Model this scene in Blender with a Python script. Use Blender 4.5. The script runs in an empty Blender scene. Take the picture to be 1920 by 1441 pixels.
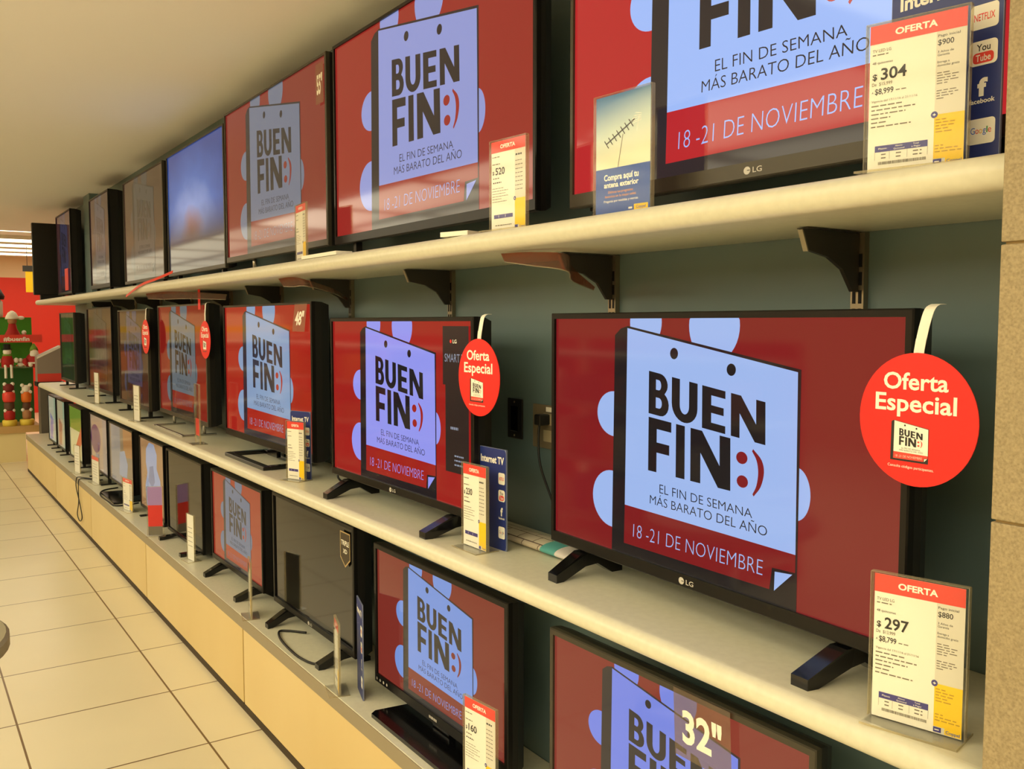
import bpy, bmesh, math, random
from mathutils import Matrix, Vector
from mathutils.geometry import tessellate_polygon
random.seed(7)
SC = bpy.context.scene
COL = SC.collection

# ------------------------------------------------------------------ camera, world, exposure
cam_d = bpy.data.cameras.new('camera'); cam = bpy.data.objects.new('camera', cam_d); COL.objects.link(cam)
cam_d.sensor_width = 36.0; cam_d.lens = 1705 / 1920 * 36; cam_d.clip_start = 0.02; cam_d.clip_end = 100
_f = 1705.0
_d = Vector(((-200 - 960) / _f, -(604 - 720.5) / _f, -1.0)).normalized()
_X = -_d
_up = Vector((0.0, _X.z, -_X.y)).normalized()
if _up.y < 0: _up = -_up
_Y = _up.cross(_X)
M = Matrix((_X, _Y, _up)).to_4x4(); M.translation = Vector((0, 0, 1.63))
cam.matrix_world = M
SC.camera = cam
SC.view_settings.view_transform = 'Standard'; SC.view_settings.look = 'None'
SC.view_settings.exposure = 0.0; SC.view_settings.gamma = 1.0; SC.view_settings.use_curve_mapping = False
W = bpy.data.worlds.new('world'); SC.world = W; W.use_nodes = True
W.node_tree.nodes['Background'].inputs[0].default_value = (1.0, 0.80, 0.55, 1)
W.node_tree.nodes['Background'].inputs[1].default_value = 0.02
LAMP = 4.4                       # strength of the fluorescent diffusers
PANEL = 3.75                      # strength of the added soft-light ceiling panels and the far-end lights
LAMP_COL = (1.0, 0.93, 0.69)

# ------------------------------------------------------------------ materials
def lin(c):
    return tuple(((v / 255) / 12.92 if v / 255 <= 0.04045 else ((v / 255 + 0.055) / 1.055) ** 2.4) for v in c)
MATS = {}
def mat(name, rgb=(128, 128, 128), rough=0.5, metal=0.0, spec=0.5, emit=None, estr=1.0, coat=0.0):
    if name in MATS: return MATS[name]
    m = bpy.data.materials.new(name); m.use_nodes = True
    b = m.node_tree.nodes['Principled BSDF']
    b.inputs['Base Color'].default_value = (*lin(rgb), 1)
    b.inputs['Roughness'].default_value = rough; b.inputs['Metallic'].default_value = metal
    b.inputs['Specular IOR Level'].default_value = spec
    b.inputs['Coat Weight'].default_value = coat
    if emit is not None:
        b.inputs['Emission Color'].default_value = (*lin(emit), 1); b.inputs['Emission Strength'].default_value = estr
    MATS[name] = m
    return m
def nodes(m): return m.node_tree.nodes, m.node_tree.links, m.node_tree.nodes['Principled BSDF']
def noisy(name, c1, c2, scale=8, rough=0.5, detail=4, stretch=(1, 1, 1), bump=0.0, spec=0.5, lo=0.35, hi=0.65):
    if name in MATS: return MATS[name]
    m = mat(name, c1, rough, spec=spec); N, L, b = nodes(m)
    tc = N.new('ShaderNodeTexCoord'); mp = N.new('ShaderNodeMapping'); mp.inputs['Scale'].default_value = stretch
    nz = N.new('ShaderNodeTexNoise'); nz.inputs['Scale'].default_value = scale; nz.inputs['Detail'].default_value = detail
    rp = N.new('ShaderNodeValToRGB'); rp.color_ramp.elements[0].position = lo; rp.color_ramp.elements[1].position = hi
    rp.color_ramp.elements[0].color = (*lin(c1), 1); rp.color_ramp.elements[1].color = (*lin(c2), 1)
    L.new(tc.outputs['Object'], mp.inputs[0]); L.new(mp.outputs[0], nz.inputs[0]); L.new(nz.outputs[0], rp.inputs[0])
    L.new(rp.outputs[0], b.inputs['Base Color'])
    if bump:
        bp = N.new('ShaderNodeBump'); bp.inputs['Strength'].default_value = bump; bp.inputs['Distance'].default_value = 0.002
        L.new(nz.outputs[0], bp.inputs['Height']); L.new(bp.outputs[0], b.inputs['Normal'])
    return m
def clear(name, tint=(255, 255, 255), gloss=0.06, haze=0.0):
    if name in MATS: return MATS[name]
    m = bpy.data.materials.new(name); m.use_nodes = True; N = m.node_tree.nodes; L = m.node_tree.links; N.clear()
    out = N.new('ShaderNodeOutputMaterial'); tr = N.new('ShaderNodeBsdfTransparent'); tr.inputs[0].default_value = (*lin(tint), 1)
    gl = N.new('ShaderNodeBsdfGlossy'); gl.inputs['Roughness'].default_value = gloss
    fr = N.new('ShaderNodeFresnel'); fr.inputs[0].default_value = 1.35
    mx = N.new('ShaderNodeMixShader'); ge = N.new('ShaderNodeNewGeometry'); iv = N.new('ShaderNodeMath'); iv.operation = 'SUBTRACT'; iv.inputs[0].default_value = 1.0
    ml = N.new('ShaderNodeMath'); ml.operation = 'MULTIPLY'
    L.new(ge.outputs['Backfacing'], iv.inputs[1]); L.new(fr.outputs[0], ml.inputs[0]); L.new(iv.outputs[0], ml.inputs[1]); L.new(ml.outputs[0], mx.inputs[0]); L.new(tr.outputs[0], mx.inputs[1]); L.new(gl.outputs[0], mx.inputs[2])
    src = mx
    if haze:
        df = N.new('ShaderNodeBsdfDiffuse'); df.inputs[0].default_value = (*lin((235, 225, 200)), 1)
        m2 = N.new('ShaderNodeMixShader'); m2.inputs[0].default_value = haze
        L.new(mx.outputs[0], m2.inputs[1]); L.new(df.outputs[0], m2.inputs[2]); src = m2
    L.new(src.outputs[0], out.inputs[0]); MATS[name] = m
    return m
def screen_mat(rgb, rough=0.07):
    k = 'screen_%d_%d_%d' % tuple(int(v) for v in rgb)
    return mat(k, (12, 12, 12), rough, spec=0.32, emit=rgb)

M_wall = noisy('wall_paint_teal_grey', (94, 115, 117), (99, 120, 122), 3, 0.45)
M_soffit = mat('ceiling_paint', (250, 247, 242), 0.85)
M_beige = mat('beige_paint', (225, 205, 165), 0.8)
M_lam = noisy('grey_laminate', (218, 214, 190), (224, 220, 196), 60, 0.34, spec=0.5)
M_lamedge = mat('grey_edge_band', (150, 138, 112), 0.45)
M_wood = noisy('maple_laminate', (228, 204, 146), (220, 193, 130), 1.6, 0.42, stretch=(1, 1, 0.35), lo=0.3, hi=0.75)
M_seam = mat('panel_seam_brown', (84, 56, 26), 0.6)
M_toe = mat('toe_kick_dark', (60, 48, 30), 0.7)
M_black = mat('black_plastic', (34, 33, 31), 0.4, spec=0.3)
M_blackg = mat('black_gloss', (12, 12, 13), 0.12)
M_bezel = mat('dark_bezel', (24, 23, 22), 0.3, spec=0.2)
M_bezelg = mat('grey_bezel', (74, 70, 60), 0.35, 0.3, spec=0.3)
M_chrome = mat('satin_chrome', (190, 186, 176), 0.25, 0.9)
M_steel = mat('standard_steel', (150, 140, 118), 0.35, 0.8)
M_slot = mat('slot_black', (15, 14, 12), 0.8)
M_brk = mat('bracket_dark', (50, 47, 42), 0.45)
M_brkedge = mat('bracket_edge', (150, 142, 122), 0.4, 0.5)
M_paper = mat('paper_cream', (246, 243, 226), 0.55)
M_pgrey = mat('paper_grey', (224, 220, 202), 0.55)
M_red = mat('print_red', (232, 70, 56), 0.5)
M_disc = mat('tag_red', (232, 34, 24), 0.45)
M_ink = mat('print_black', (38, 34, 30), 0.6)
M_inkg = mat('print_grey', (120, 112, 96), 0.6)
M_white = mat('print_white', (250, 246, 232), 0.5)
M_navy = mat('print_navy', (36, 52, 122), 0.4)
M_purple = mat('print_purple', (62, 58, 134), 0.5)
M_blue = mat('print_blue', (40, 84, 168), 0.4)
M_yel = mat('print_yellow', (250, 208, 22), 0.5)
M_yeldk = mat('print_mustard', (196, 150, 20), 0.5)
M_orange = mat('print_orange', (240, 160, 50), 0.5)
M_acr = clear('acrylic_clear')
M_acre = clear('acrylic_edge', (245, 240, 220), 0.1, 0.18)
M_acrred = clear('acrylic_red_tint', (214, 150, 126), 0.1, 0.07)
M_cable = mat('cable_black', (18, 17, 15), 0.5)

# ------------------------------------------------------------------ mesh builder
class MB:
    def __init__(s): s.v = []; s.f = []; s.m = []; s.mats = []; s.smooth = []
    def mi(s, m):
        if m not in s.mats: s.mats.append(m)
        return s.mats.index(m)
    def add(s, vs, fs, m, smooth=False):
        o = len(s.v); s.v += [tuple(v) for v in vs]; k = s.mi(m)
        for f in fs: s.f.append(tuple(i + o for i in f)); s.m.append(k); s.smooth.append(smooth)
        return s
    def box(s, a, b, m, bev=0.0):
        (x0, y0, z0), (x1, y1, z1) = a, b
        if bev <= 0:
            vs = [(x, y, z) for z in (z0, z1) for y in (y0, y1) for x in (x0, x1)]
            fs = [(0, 2, 3, 1), (4, 5, 7, 6), (0, 1, 5, 4), (2, 6, 7, 3), (0, 4, 6, 2), (1, 3, 7, 5)]
            return s.add(vs, fs, m)
        bm = bmesh.new(); bmesh.ops.create_cube(bm, size=1)
        for v in bm.verts: v.co = Vector(((x0 + x1) / 2 + v.co.x * (x1 - x0), (y0 + y1) / 2 + v.co.y * (y1 - y0), (z0 + z1) / 2 + v.co.z * (z1 - z0)))
        bmesh.ops.bevel(bm, geom=list(bm.edges), offset=bev, segments=2, affect='EDGES', profile=0.5)
        return s.bm(bm, m)
    def bm(s, bm, m, smooth=False):
        bm.verts.index_update()
        s.add([v.co[:] for v in bm.verts], [[v.index for v in f.verts] for f in bm.faces], m, smooth); bm.free(); return s
    def extrude(s, prof, axis, a, b, m, smooth=False, caps=True):
        """closed 2D profile swept along axis ('x': profile=(y,z), 'y': (x,z), 'z': (x,y))"""
        n = len(prof)
        def P(t, p):
            return {'x': (t, p[0], p[1]), 'y': (p[0], t, p[1]), 'z': (p[0], p[1], t)}[axis]
        vs = [P(a, p) for p in prof] + [P(b, p) for p in prof]
        area = sum(prof[i][0] * prof[(i + 1) % n][1] - prof[(i + 1) % n][0] * prof[i][1] for i in range(n))
        flip = (area > 0) == (axis != 'y')
        if b < a: flip = not flip
        fs = []
        for i in range(n):
            j = (i + 1) % n; f = (i, j, j + n, i + n); fs.append(f if flip else f[::-1])
        s.add(vs, fs, m, smooth)
        if caps:
            c1 = tuple(range(n)); c2 = tuple(range(2 * n - 1, n - 1, -1))
            s.add(vs, [c1[::-1], c2[::-1]] if flip else [c1, c2], m)
        return s
    def lathe(s, prof, c, m, n=20, smooth=True):
        vs = []; fs = []
        for r, z in prof:
            for k in range(n):
                a = 2 * math.pi * k / n; vs.append((c[0] + r * math.cos(a), c[1] + r * math.sin(a), c[2] + z))
        for i in range(len(prof) - 1):
            for k in range(n):
                j = (k + 1) % n; fs.append((i * n + k, i * n + j, (i + 1) * n + j, (i + 1) * n + k))
        fs.append(tuple(range(n))[::-1]); fs.append(tuple(range((len(prof) - 1) * n, len(prof) * n)))
        return s.add(vs, fs, m, smooth)
    def ball(s, c, r, m, sc=(1, 1, 1), n=10):
        prof = [(max(1e-4, math.sin(math.pi * i / n)), -math.cos(math.pi * i / n)) for i in range(n + 1)]
        k0 = len(s.v); s.lathe(prof, (0, 0, 0), m, 14)
        for i in range(k0, len(s.v)):
            v = s.v[i]; s.v[i] = (c[0] + v[0] * r * sc[0], c[1] + v[1] * r * sc[1], c[2] + v[2] * r * sc[2])
        return s
    def tube(s, pts, r, m, n=8, closed=False):
        pts = [Vector(p) for p in pts]; N = len(pts); vs = []; fs = []
        prev = None
        for i, p in enumerate(pts):
            t = (pts[(i + 1) % N] - pts[i - 1]) if closed else (pts[min(i + 1, N - 1)] - pts[max(i - 1, 0)])
            t.normalize()
            u = prev - t * prev.dot(t) if prev is not None else t.orthogonal()
            if u.length < 1e-5: u = t.orthogonal()
            u.normalize(); prev = u; w = t.cross(u)
            for k in range(n):
                a = 2 * math.pi * k / n; vs.append(p + (u * math.cos(a) + w * math.sin(a)) * r)
        for i in range(N if closed else N - 1):
            for k in range(n):
                j = (k + 1) % n; i2 = (i + 1) % N
                fs.append((i * n + k, i * n + j, i2 * n + j, i2 * n + k))
        if not closed:
            fs.append(tuple(range(n))[::-1]); fs.append(tuple(range((N - 1) * n, N * n)))
        return s.add(vs, fs, m, True)
    def build(s, name, parent=None):
        me = bpy.data.meshes.new(name); me.from_pydata(s.v, [], s.f); me.validate()
        for m in s.mats: me.materials.append(m)
        if len(me.polygons) == len(s.f):
            me.polygons.foreach_set('material_index', s.m); me.polygons.foreach_set('use_smooth', s.smooth)
        me.update()
        o = bpy.data.objects.new(name, me); COL.objects.link(o)
        if parent is not None: o.parent = parent
        return o

def curve(pts, n=10):
    """Catmull-Rom through pts"""
    P = [Vector(p) for p in pts]; P = [2 * P[0] - P[1]] + P + [2 * P[-1] - P[-2]]; out = []
    for i in range(1, len(P) - 2):
        for k in range(n):
            t = k / n; a, b, c, d = P[i - 1:i + 3]
            out.append(0.5 * ((2 * b) + (c - a) * t + (2 * a - 5 * b + 4 * c - d) * t * t + (3 * b - a - 3 * c + d) * t ** 3))
    return out + [P[-2]]

# ------------------------------------------------------------------ flat prints (lettering and artwork on one face)
EPS = 0.00022
_tc = {}
def glyphs(text, bold):
    k = (text, bold)
    if k in _tc: return _tc[k]
    cu = bpy.data.curves.new('t', 'FONT'); cu.body = text; cu.size = 1.0; cu.offset = bold; cu.resolution_u = 3
    o = bpy.data.objects.new('t', cu); COL.objects.link(o)
    dg = bpy.context.evaluated_depsgraph_get(); me = o.evaluated_get(dg).to_mesh()
    vs = [(v.co.x, v.co.y) for v in me.vertices]; fs = [tuple(p.vertices) for p in me.polygons]
    o.evaluated_get(dg).to_mesh_clear()
    bpy.data.objects.remove(o); bpy.data.curves.remove(cu)
    _tc[k] = (vs, fs); return _tc[k]
_cap = {}
def cap(bold):
    if bold not in _cap: _cap[bold] = max(v[1] for v in glyphs('H', bold)[0])
    return _cap[bold]
class Print(MB):
    """plane x right, z up, seen from -y; W,H scale unit coordinates to metres"""
    def __init__(s, W=1.0, H=1.0, ox=0.0, oz=0.0, y=0.0):
        super().__init__(); s.W, s.H, s.ox, s.oz, s.y = W, H, ox, oz, y
    def P(s, p, lay): return (s.ox + p[0] * s.W, s.y - lay * EPS, s.oz + p[1] * s.H)
    def poly(s, pts, m, lay=1, holes=()):
        rings = [list(pts)] + [list(h) for h in holes]
        tris = tessellate_polygon([[Vector((p[0], p[1], 0)) for p in r] for r in rings])
        flat = [p for r in rings for p in r]; fs = []
        for t in tris:
            a, b, c = (flat[i] for i in t)
            cr = (b[0] - a[0]) * (c[1] - a[1]) - (b[1] - a[1]) * (c[0] - a[0])
            fs.append(tuple(t) if cr > 0 else tuple(t)[::-1])
        return s.add([s.P(p, lay) for p in flat], fs, m)
    def rect(s, x0, y0, x1, y1, m, lay=1): return s.add([s.P(p, lay) for p in ((x0, y0), (x1, y0), (x1, y1), (x0, y1))], [(0, 1, 2, 3)], m)
    def rrect(s, x0, y0, x1, y1, r, m, lay=1):
        rx, ry = r / s.W, r / s.H; pts = []
        for cx, cy, a0 in ((x1 - rx, y0 + ry, -90), (x1 - rx, y1 - ry, 0), (x0 + rx, y1 - ry, 90), (x0 + rx, y0 + ry, 180)):
            for k in range(5):
                a = math.radians(a0 + k * 22.5); pts.append((cx + rx * math.cos(a), cy + ry * math.sin(a)))
        return s.poly(pts, m, lay)
    def disc(s, cx, cy, rx, ry, m, lay=1, n=28, a0=0, a1=360):
        pts = [(cx + rx * math.cos(math.radians(a0 + (a1 - a0) * k / n)), cy + ry * math.sin(math.radians(a0 + (a1 - a0) * k / n))) for k in range(n + (a1 - a0 < 360))]
        return s.poly(pts, m, lay)
    def clipdisc(s, cx, cy, rx, ry, m, lay=1, box=(0, 0, 1, 1), n=40):
        pts = [(min(box[2], max(box[0], cx + rx * math.cos(2 * math.pi * k / n))), min(box[3], max(box[1], cy + ry * math.sin(2 * math.pi * k / n)))) for k in range(n)]
        out = []
        for p in pts:
            if not out or (abs(p[0] - out[-1][0]) + abs(p[1] - out[-1][1])) > 1e-5: out.append(p)
        return s.poly(out, m, lay)
    def text(s, t, q, m, bold=0.0, lay=2):
        """q: baseline-left, baseline-right, cap-right, cap-left corners, or (x0,y0,x1,y1)"""
        if not isinstance(q[0], (tuple, list)):
            x0, y0, x1, y1 = q; q = ((x0, y0), (x1, y0), (x1, y1), (x0, y1))
        vs, fs = glyphs(t, bold); H = cap(bold)
        a = min(v[0] for v in vs); b = max(v[0] for v in vs); out = []
        for x, y in vs:
            u = (x - a) / (b - a); w = y / H
            X = (1 - u) * ((1 - w) * q[0][0] + w * q[3][0]) + u * ((1 - w) * q[1][0] + w * q[2][0])
            Y = (1 - u) * ((1 - w) * q[0][1] + w * q[3][1]) + u * ((1 - w) * q[1][1] + w * q[2][1])
            out.append(s.P((X, Y), lay))
        return s.add(out, fs, m)
    def greek(s, x0, y0, x1, h, m, lay=2, seed=0):
        """one line of print too small to read"""
        r = random.Random(seed); x = x0
        while x < x1:
            w = r.uniform(0.03, 0.085); xe = min(x + w, x1)
            if xe - x > 0.012: s.rect(x, y0 + h * 0.1, xe, y0 + h * 0.85, m, lay)
            x += w + 0.016
        return s

# block letters of the sale logo, unit square each
def _arc(cx, cy, rx, ry, a0, a1, n=8): return [(cx + rx * math.cos(math.radians(a0 + (a1 - a0) * k / n)), cy + ry * math.sin(math.radians(a0 + (a1 - a0) * k / n))) for k in range(n + 1)]
LET = {
 'B': ([(0, 0), (0.58, 0)] + _arc(0.58, 0.29, 0.42, 0.29, -90, 60) + _arc(0.56, 0.755, 0.38, 0.245, -40, 90) + [(0, 1)],
       [[(0.36, 0.17), (0.36, 0.42), (0.52, 0.42)] + _arc(0.52, 0.295, 0.14, 0.125, 90, -90), [(0.36, 0.60), (0.36, 0.84), (0.50, 0.84)] + _arc(0.50, 0.72, 0.12, 0.12, 90, -90)]),
 'U': ([(0, 1), (0, 0.40)] + _arc(0.5, 0.40, 0.5, 0.40, 180, 360, 14) + [(1, 1), (0.68, 1), (0.68, 0.40)] + _arc(0.5, 0.40, 0.18, 0.20, 360, 180, 10) + [(0.32, 1)], []),
 'E': ([(0, 0), (1, 0), (1, 0.18), (0.40, 0.18), (0.40, 0.41), (0.93, 0.41), (0.93, 0.59), (0.40, 0.59), (0.40, 0.82), (1, 0.82), (1, 1), (0, 1)], []),
 'F': ([(0, 0), (0.37, 0), (0.37, 0.37), (0.92, 0.37), (0.92, 0.56), (0.37, 0.56), (0.37, 0.81), (1, 0.81), (1, 1), (0, 1)], []),
 'I': ([(0, 0), (1, 0), (1, 1), (0, 1)], []),
 'N': ([(0, 0), (0.26, 0), (0.26, 0.58), (0.70, 0), (1, 0), (1, 1), (0.74, 1), (0.74, 0.42), (0.30, 1), (0, 1)], []),
}
def blockword(pr, q, parts, m, lay):
    """q: bottom-left, bottom-right, top-right, top-left; parts: (letter, u0, u1)"""
    def B(u, w):
        return tuple((1 - u) * ((1 - w) * q[0][i] + w * q[3][i]) + u * ((1 - w) * q[1][i] + w * q[2][i]) for i in (0, 1))
    for ch, u0, u1 in parts:
        o, hs = LET[ch]; f = lambda p: B(u0 + (u1 - u0) * p[0], p[1])
        pr.poly([f(p) for p in o], m, lay, [[f(p) for p in h] for h in hs])
def sale_card(pr, mw, md, mr, tx=lambda p: p, lay=2, fine=True, text_w=None):
    """the tear-off calendar page BUEN FIN :) in unit screen coordinates"""
    T = lambda pts: [tx(p) for p in pts]
    pr.poly(T([(0.2407, 0.930), (0.262, 0.958), (0.288, 0.969), (0.7865, 0.826), (0.7865, 0.0), (0.2345, 0.0)]), md, lay)
    pr.poly(T([(0.2863, 0.9603), (0.7790, 0.8169), (0.7820, 0.1953), (0.2821, 0.2115)]), mw, lay + 1)
    pr.poly(T([(0.2821, 0.2115), (0.7820, 0.1955), (0.7820, 0.1330), (0.7266, 0.1285), (0.7207, 0.0490), (0.2798, 0.0459)]), mr, lay + 1)
    pr.poly(T([(0.7336, 0.1175), (0.7326, 0.049), (0.7759, 0.1249)]), mw, lay + 2)
    for cx, cy in ((0.4443, 0.8618), (0.6123, 0.8119)):
        pr.poly(T([(cx + 0.0125 * math.cos(a * math.pi / 9), cy + 0.0225 * math.sin(a * math.pi / 9)) for a in range(18)]), md, lay + 2)
    blockword(pr, T([(0.3632, 0.6147), (0.7044, 0.5547), (0.7027, 0.7057), (0.3633, 0.7876)]), (('B', 0, 0.195), ('U', 0.222, 0.455), ('E', 0.495, 0.69), ('N', 0.735, 1)), md, lay + 2)
    blockword(pr, T([(0.3635, 0.3794), (0.6151, 0.3668), (0.6130, 0.5609), (0.3637, 0.5998)]), (('F', 0, 0.30), ('I', 0.36, 0.47), ('N', 0.54, 1)), md, lay + 2)
    for cx, cy in ((0.6445, 0.4961), (0.6469, 0.4104)):
        pr.poly(T([(cx + 0.0150 * math.cos(a * math.pi / 9), cy + 0.0225 * math.sin(a * math.pi / 9)) for a in range(18)]), mr, lay + 2)
    o = curve([(0.6737, 0.5342, 0), (0.6957, 0.4997, 0), (0.7023, 0.4569, 0), (0.6945, 0.4038, 0), (0.6769, 0.3645, 0)], 4)
    i = curve([(0.6740, 0.3720, 0), (0.6836, 0.4050, 0), (0.6876, 0.4529, 0), (0.6830, 0.4950, 0), (0.6710, 0.5260, 0)], 4)
    pr.poly(T([(p.x, p.y) for p in o] + [(p.x, p.y) for p in i]), mr, lay + 2)
    if fine:
        pr.text('EL FIN DE SEMANA', T([(0.4026, 0.2962), (0.6743, 0.2854), (0.6734, 0.3172), (0.4024, 0.3320)]), md, -0.008, lay + 2)
        pr.text('MÁS BARATO DEL AÑO', T([(0.3704, 0.2441), (0.7127, 0.2332), (0.7130, 0.2680), (0.371, 0.2791)]), md, -0.008, lay + 2)
        pr.text('18 -21 DE NOVIEMBRE', T([(0.3129, 0.0838), (0.7030, 0.0895), (0.7042, 0.1442), (0.3146, 0.1388)]), text_w or mw, -0.018, lay + 2)
def sale_screen(pr, red, white, dark):
    mr, mw, md = screen_mat(red), screen_mat(white), screen_mat(dark)
    pr.rect(0, 0, 1, 1, mr, 0)
    for cx, cy, rx, ry in ((0.2391, 0.592, 0.064, 0.097), (0.2330, 0.222, 0.074, 0.123), (0.349, 0.985, 0.054, 0.105), (0.561, 0.972, 0.072, 0.135), (0.7790, 0.404, 0.034, 0.092)):
        pr.clipdisc(cx, cy, rx, ry, mw, 1)
    sale_card(pr, mw, md, mr, lay=2)

# ------------------------------------------------------------------ things
def thing(name, label, cat, loc=(0, 0, 0), rotz=0.0, group=None):
    o = bpy.data.objects.new(name, None); COL.objects.link(o); o.location = loc; o.rotation_euler = (0, 0, rotz)
    o.empty_display_size = 0.1; o['label'] = label; o['category'] = cat
    if group: o['group'] = group
    return o
def tag(o, label, cat, group=None, loc=None):
    o['label'] = label; o['category'] = cat
    if group: o['group'] = group
    if loc is not None: o.location = loc
    return o
def struct(name, mb):
    o = mb.build(name); o['kind'] = 'structure'; return o

YW, YF = 1.47, 1.13            # display wall, shelf fronts
Z_UP, Z_MID, Z_LOW = 1.84, 1.05, 0.404
X_END = -9.78

# ------------------------------------------------------------------ the room
def floor_mat():
    m = mat('floor_tiles', (240, 229, 198), 0.28); N, L, b = nodes(m)
    tc = N.new('ShaderNodeTexCoord'); mp = N.new('ShaderNodeMapping'); mp.inputs['Location'].default_value = (3.50 + 0.6 * 20, -0.953 + 0.6 * 20, 0)
    bk = N.new('ShaderNodeTexBrick'); bk.offset = 0.0; bk.squash = 1.0
    for k, v in (('Scale', 1.0), ('Brick Width', 0.6), ('Row Height', 0.6), ('Mortar Size', 0.0042), ('Mortar Smooth', 0.1), ('Bias', 0.0)): bk.inputs[k].default_value = v
    bk.inputs['Color1'].default_value = (*lin((240, 229, 198)), 1); bk.inputs['Color2'].default_value = (*lin((236, 224, 191)), 1); bk.inputs['Mortar'].default_value = (*lin((120, 92, 54)), 1)
    nz = N.new('ShaderNodeTexNoise'); nz.inputs['Scale'].default_value = 2.2; nz.inputs['Detail'].default_value = 6
    mx = N.new('ShaderNodeMixRGB'); mx.blend_type = 'MULTIPLY'; mx.inputs[0].default_value = 0.10
    L.new(tc.outputs['Object'], mp.inputs[0]); L.new(mp.outputs[0], bk.inputs[0]); L.new(tc.outputs['Object'], nz.inputs[0])
    L.new(bk.outputs[0], mx.inputs[1]); L.new(nz.outputs[0], mx.inputs[2]); L.new(mx.outputs[0], b.inputs['Base Color'])
    return m
struct('floor', MB().box((-34, -7, -0.1), (5, 4, 0), floor_mat()))
struct('wall_back', MB().box((-9.72, YW, 0), (5, YW + 0.12, 2.7), M_wall))
mb = MB().box((-8.575, YW - 0.085, Z_MID), (-8.30, YW - 0.0005, Z_UP - 0.047), M_wall)
mb.box((-8.575, YW - 0.085, Z_UP), (-8.30, YW - 0.0005, 2.7), M_wall)
struct('trim_1', mb)
struct('ceiling_soffit', MB().box((-12.2, -0.66, 2.7), (5, YW + 0.12, 2.945), M_soffit))
struct('ceiling', MB().box((-34, -7, 2.95), (5, 4, 3.05), M_soffit))
struct('ceiling_bulkhead', MB().box((-18.4, 0.3, 2.80), (-12.2, 3.9, 2.949), M_soffit))
M_redwall = mat('red_wall_paint', (214, 48, 26), 0.6)
mb = MB().box((-18.6, 0.3, 0), (-18.4, 4, 2.42), M_redwall); mb.box((-18.6, 0.3, 2.42), (-18.4, 4, 2.95), M_beige)
struct('wall_far', mb)
struct('wall_end', MB().box((-34.1, -7, 0), (-34, 4, 2.95), M_beige))
struct('wall_opposite', MB().box((-34, -7.1, 0), (5, -7, 2.95), M_beige))
struct('wall_right', MB().box((5, -7.1, 0), (5.1, 4, 2.95), M_beige))
mb = MB().box((-18.4, 3.9, 0), (-9.72, 4, 2.3), M_redwall); mb.box((-18.4, 3.9, 2.3), (-9.72, 4, 2.95), M_beige)
struct('wall_side', mb)
# tiled pillar at the right
M_tile = noisy('speckled_stone_tile', (140, 124, 92), (170, 152, 116), 330, 0.55, 3, lo=0.3, hi=0.7, bump=0.15)
M_grout = mat('tile_grout', (150, 124, 76), 0.8)
mb = MB().box((-0.549, 1.054, 0), (0.30, YW - 0.001, 2.7), M_grout)
z = 1.72 - 0.32 * 5
ZT = []
while z > 0.01: z -= 0.32
while z < 2.7:
    a, b = max(0.0, z + 0.0015), min(2.7, z + 0.32 - 0.0015)
    if b > a: mb.box((-0.553, 1.05, a), (0.304, YW - 0.001, b), M_tile, 0.0015)
    z += 0.32
struct('wall_pillar', mb)

# ------------------------------------------------------------------ ceiling lamps
M_diff = mat('lamp_diffuser', (250, 245, 220), 0.5, emit=(255, 255, 255)); 
_b = M_diff.node_tree.nodes['Principled BSDF']; _b.inputs['Emission Color'].default_value = (*LAMP_COL, 1); _b.inputs['Emission Strength'].default_value = LAMP
M_frame = mat('lamp_frame_white', (235, 228, 210), 0.5)
M_panel = mat('luminous_panel', (250, 245, 220), 0.5, emit=(255, 255, 255))
_b = M_panel.node_tree.nodes['Principled BSDF']; _b.inputs['Emission Color'].default_value = (*LAMP_COL, 1); _b.inputs['Emission Strength'].default_value = PANEL
M_fill_dim = mat('fill_panel_dim', (250, 245, 220), 0.5, emit=(255, 255, 255))  # weaker glow for the distant added panels, keeps their reflections low
_b = M_fill_dim.node_tree.nodes['Principled BSDF']; _b.inputs['Emission Color'].default_value = (*LAMP_COL, 1); _b.inputs['Emission Strength'].default_value = 1.3
def lamp(x, y, L, Wd, label, z=2.95, group='fluorescent ceiling lights', m=None):
    t = thing('ceiling_light', label, 'ceiling light', (x, y, z), 0, group)
    h = 0.05
    mb = MB()
    for a, b in (((-L / 2, -Wd / 2, -h), (L / 2, -Wd / 2 + 0.02, -0.0005)), ((-L / 2, Wd / 2 - 0.02, -h), (L / 2, Wd / 2, -0.0005)), ((-L / 2, -Wd / 2 + 0.02, -h), (-L / 2 + 0.02, Wd / 2 - 0.02, -0.0005)), ((L / 2 - 0.02, -Wd / 2 + 0.02, -h), (L / 2, Wd / 2 - 0.02, -0.0005))):
        mb.box(a, b, M_frame)
    mb.build('frame', t)
    MB().box((-L / 2 + 0.021, -Wd / 2 + 0.021, -h + 0.006), (L / 2 - 0.021, Wd / 2 - 0.021, -h + 0.012), m or M_diff).build('diffuser', t)
for i in range(3):
    lamp(-1.62 + i * 1.9, 0.0, 0.62, 0.90, 'square ceiling light over the near end of the aisle, outside the picture', z=2.6995)
for i in range(16):  # added glowing panels: soft fill for the aisle, pale band in the screens
    for y in (-1.95, -3.25, -4.55):
        x = -31.5 + i * 2.3
        lamp(x, y, 2.1, 1.15, 'large glowing ceiling panel added for soft light and screen reflections, outside the picture', group='added soft-light ceiling panels', m=M_panel if x > -12 else M_fill_dim)
for i in range(4):
    lamp(-14.3 - 0.95 * i, 1.9, 0.6, 2.6, ['bright ceiling light nearest behind the dark upper televisions', 'second bright ceiling light beyond the soffit', 'third bright ceiling light beyond the soffit', 'bright ceiling light closest to the far red wall'][i], z=2.80, group='lights at the far end', m=M_panel)
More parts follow.
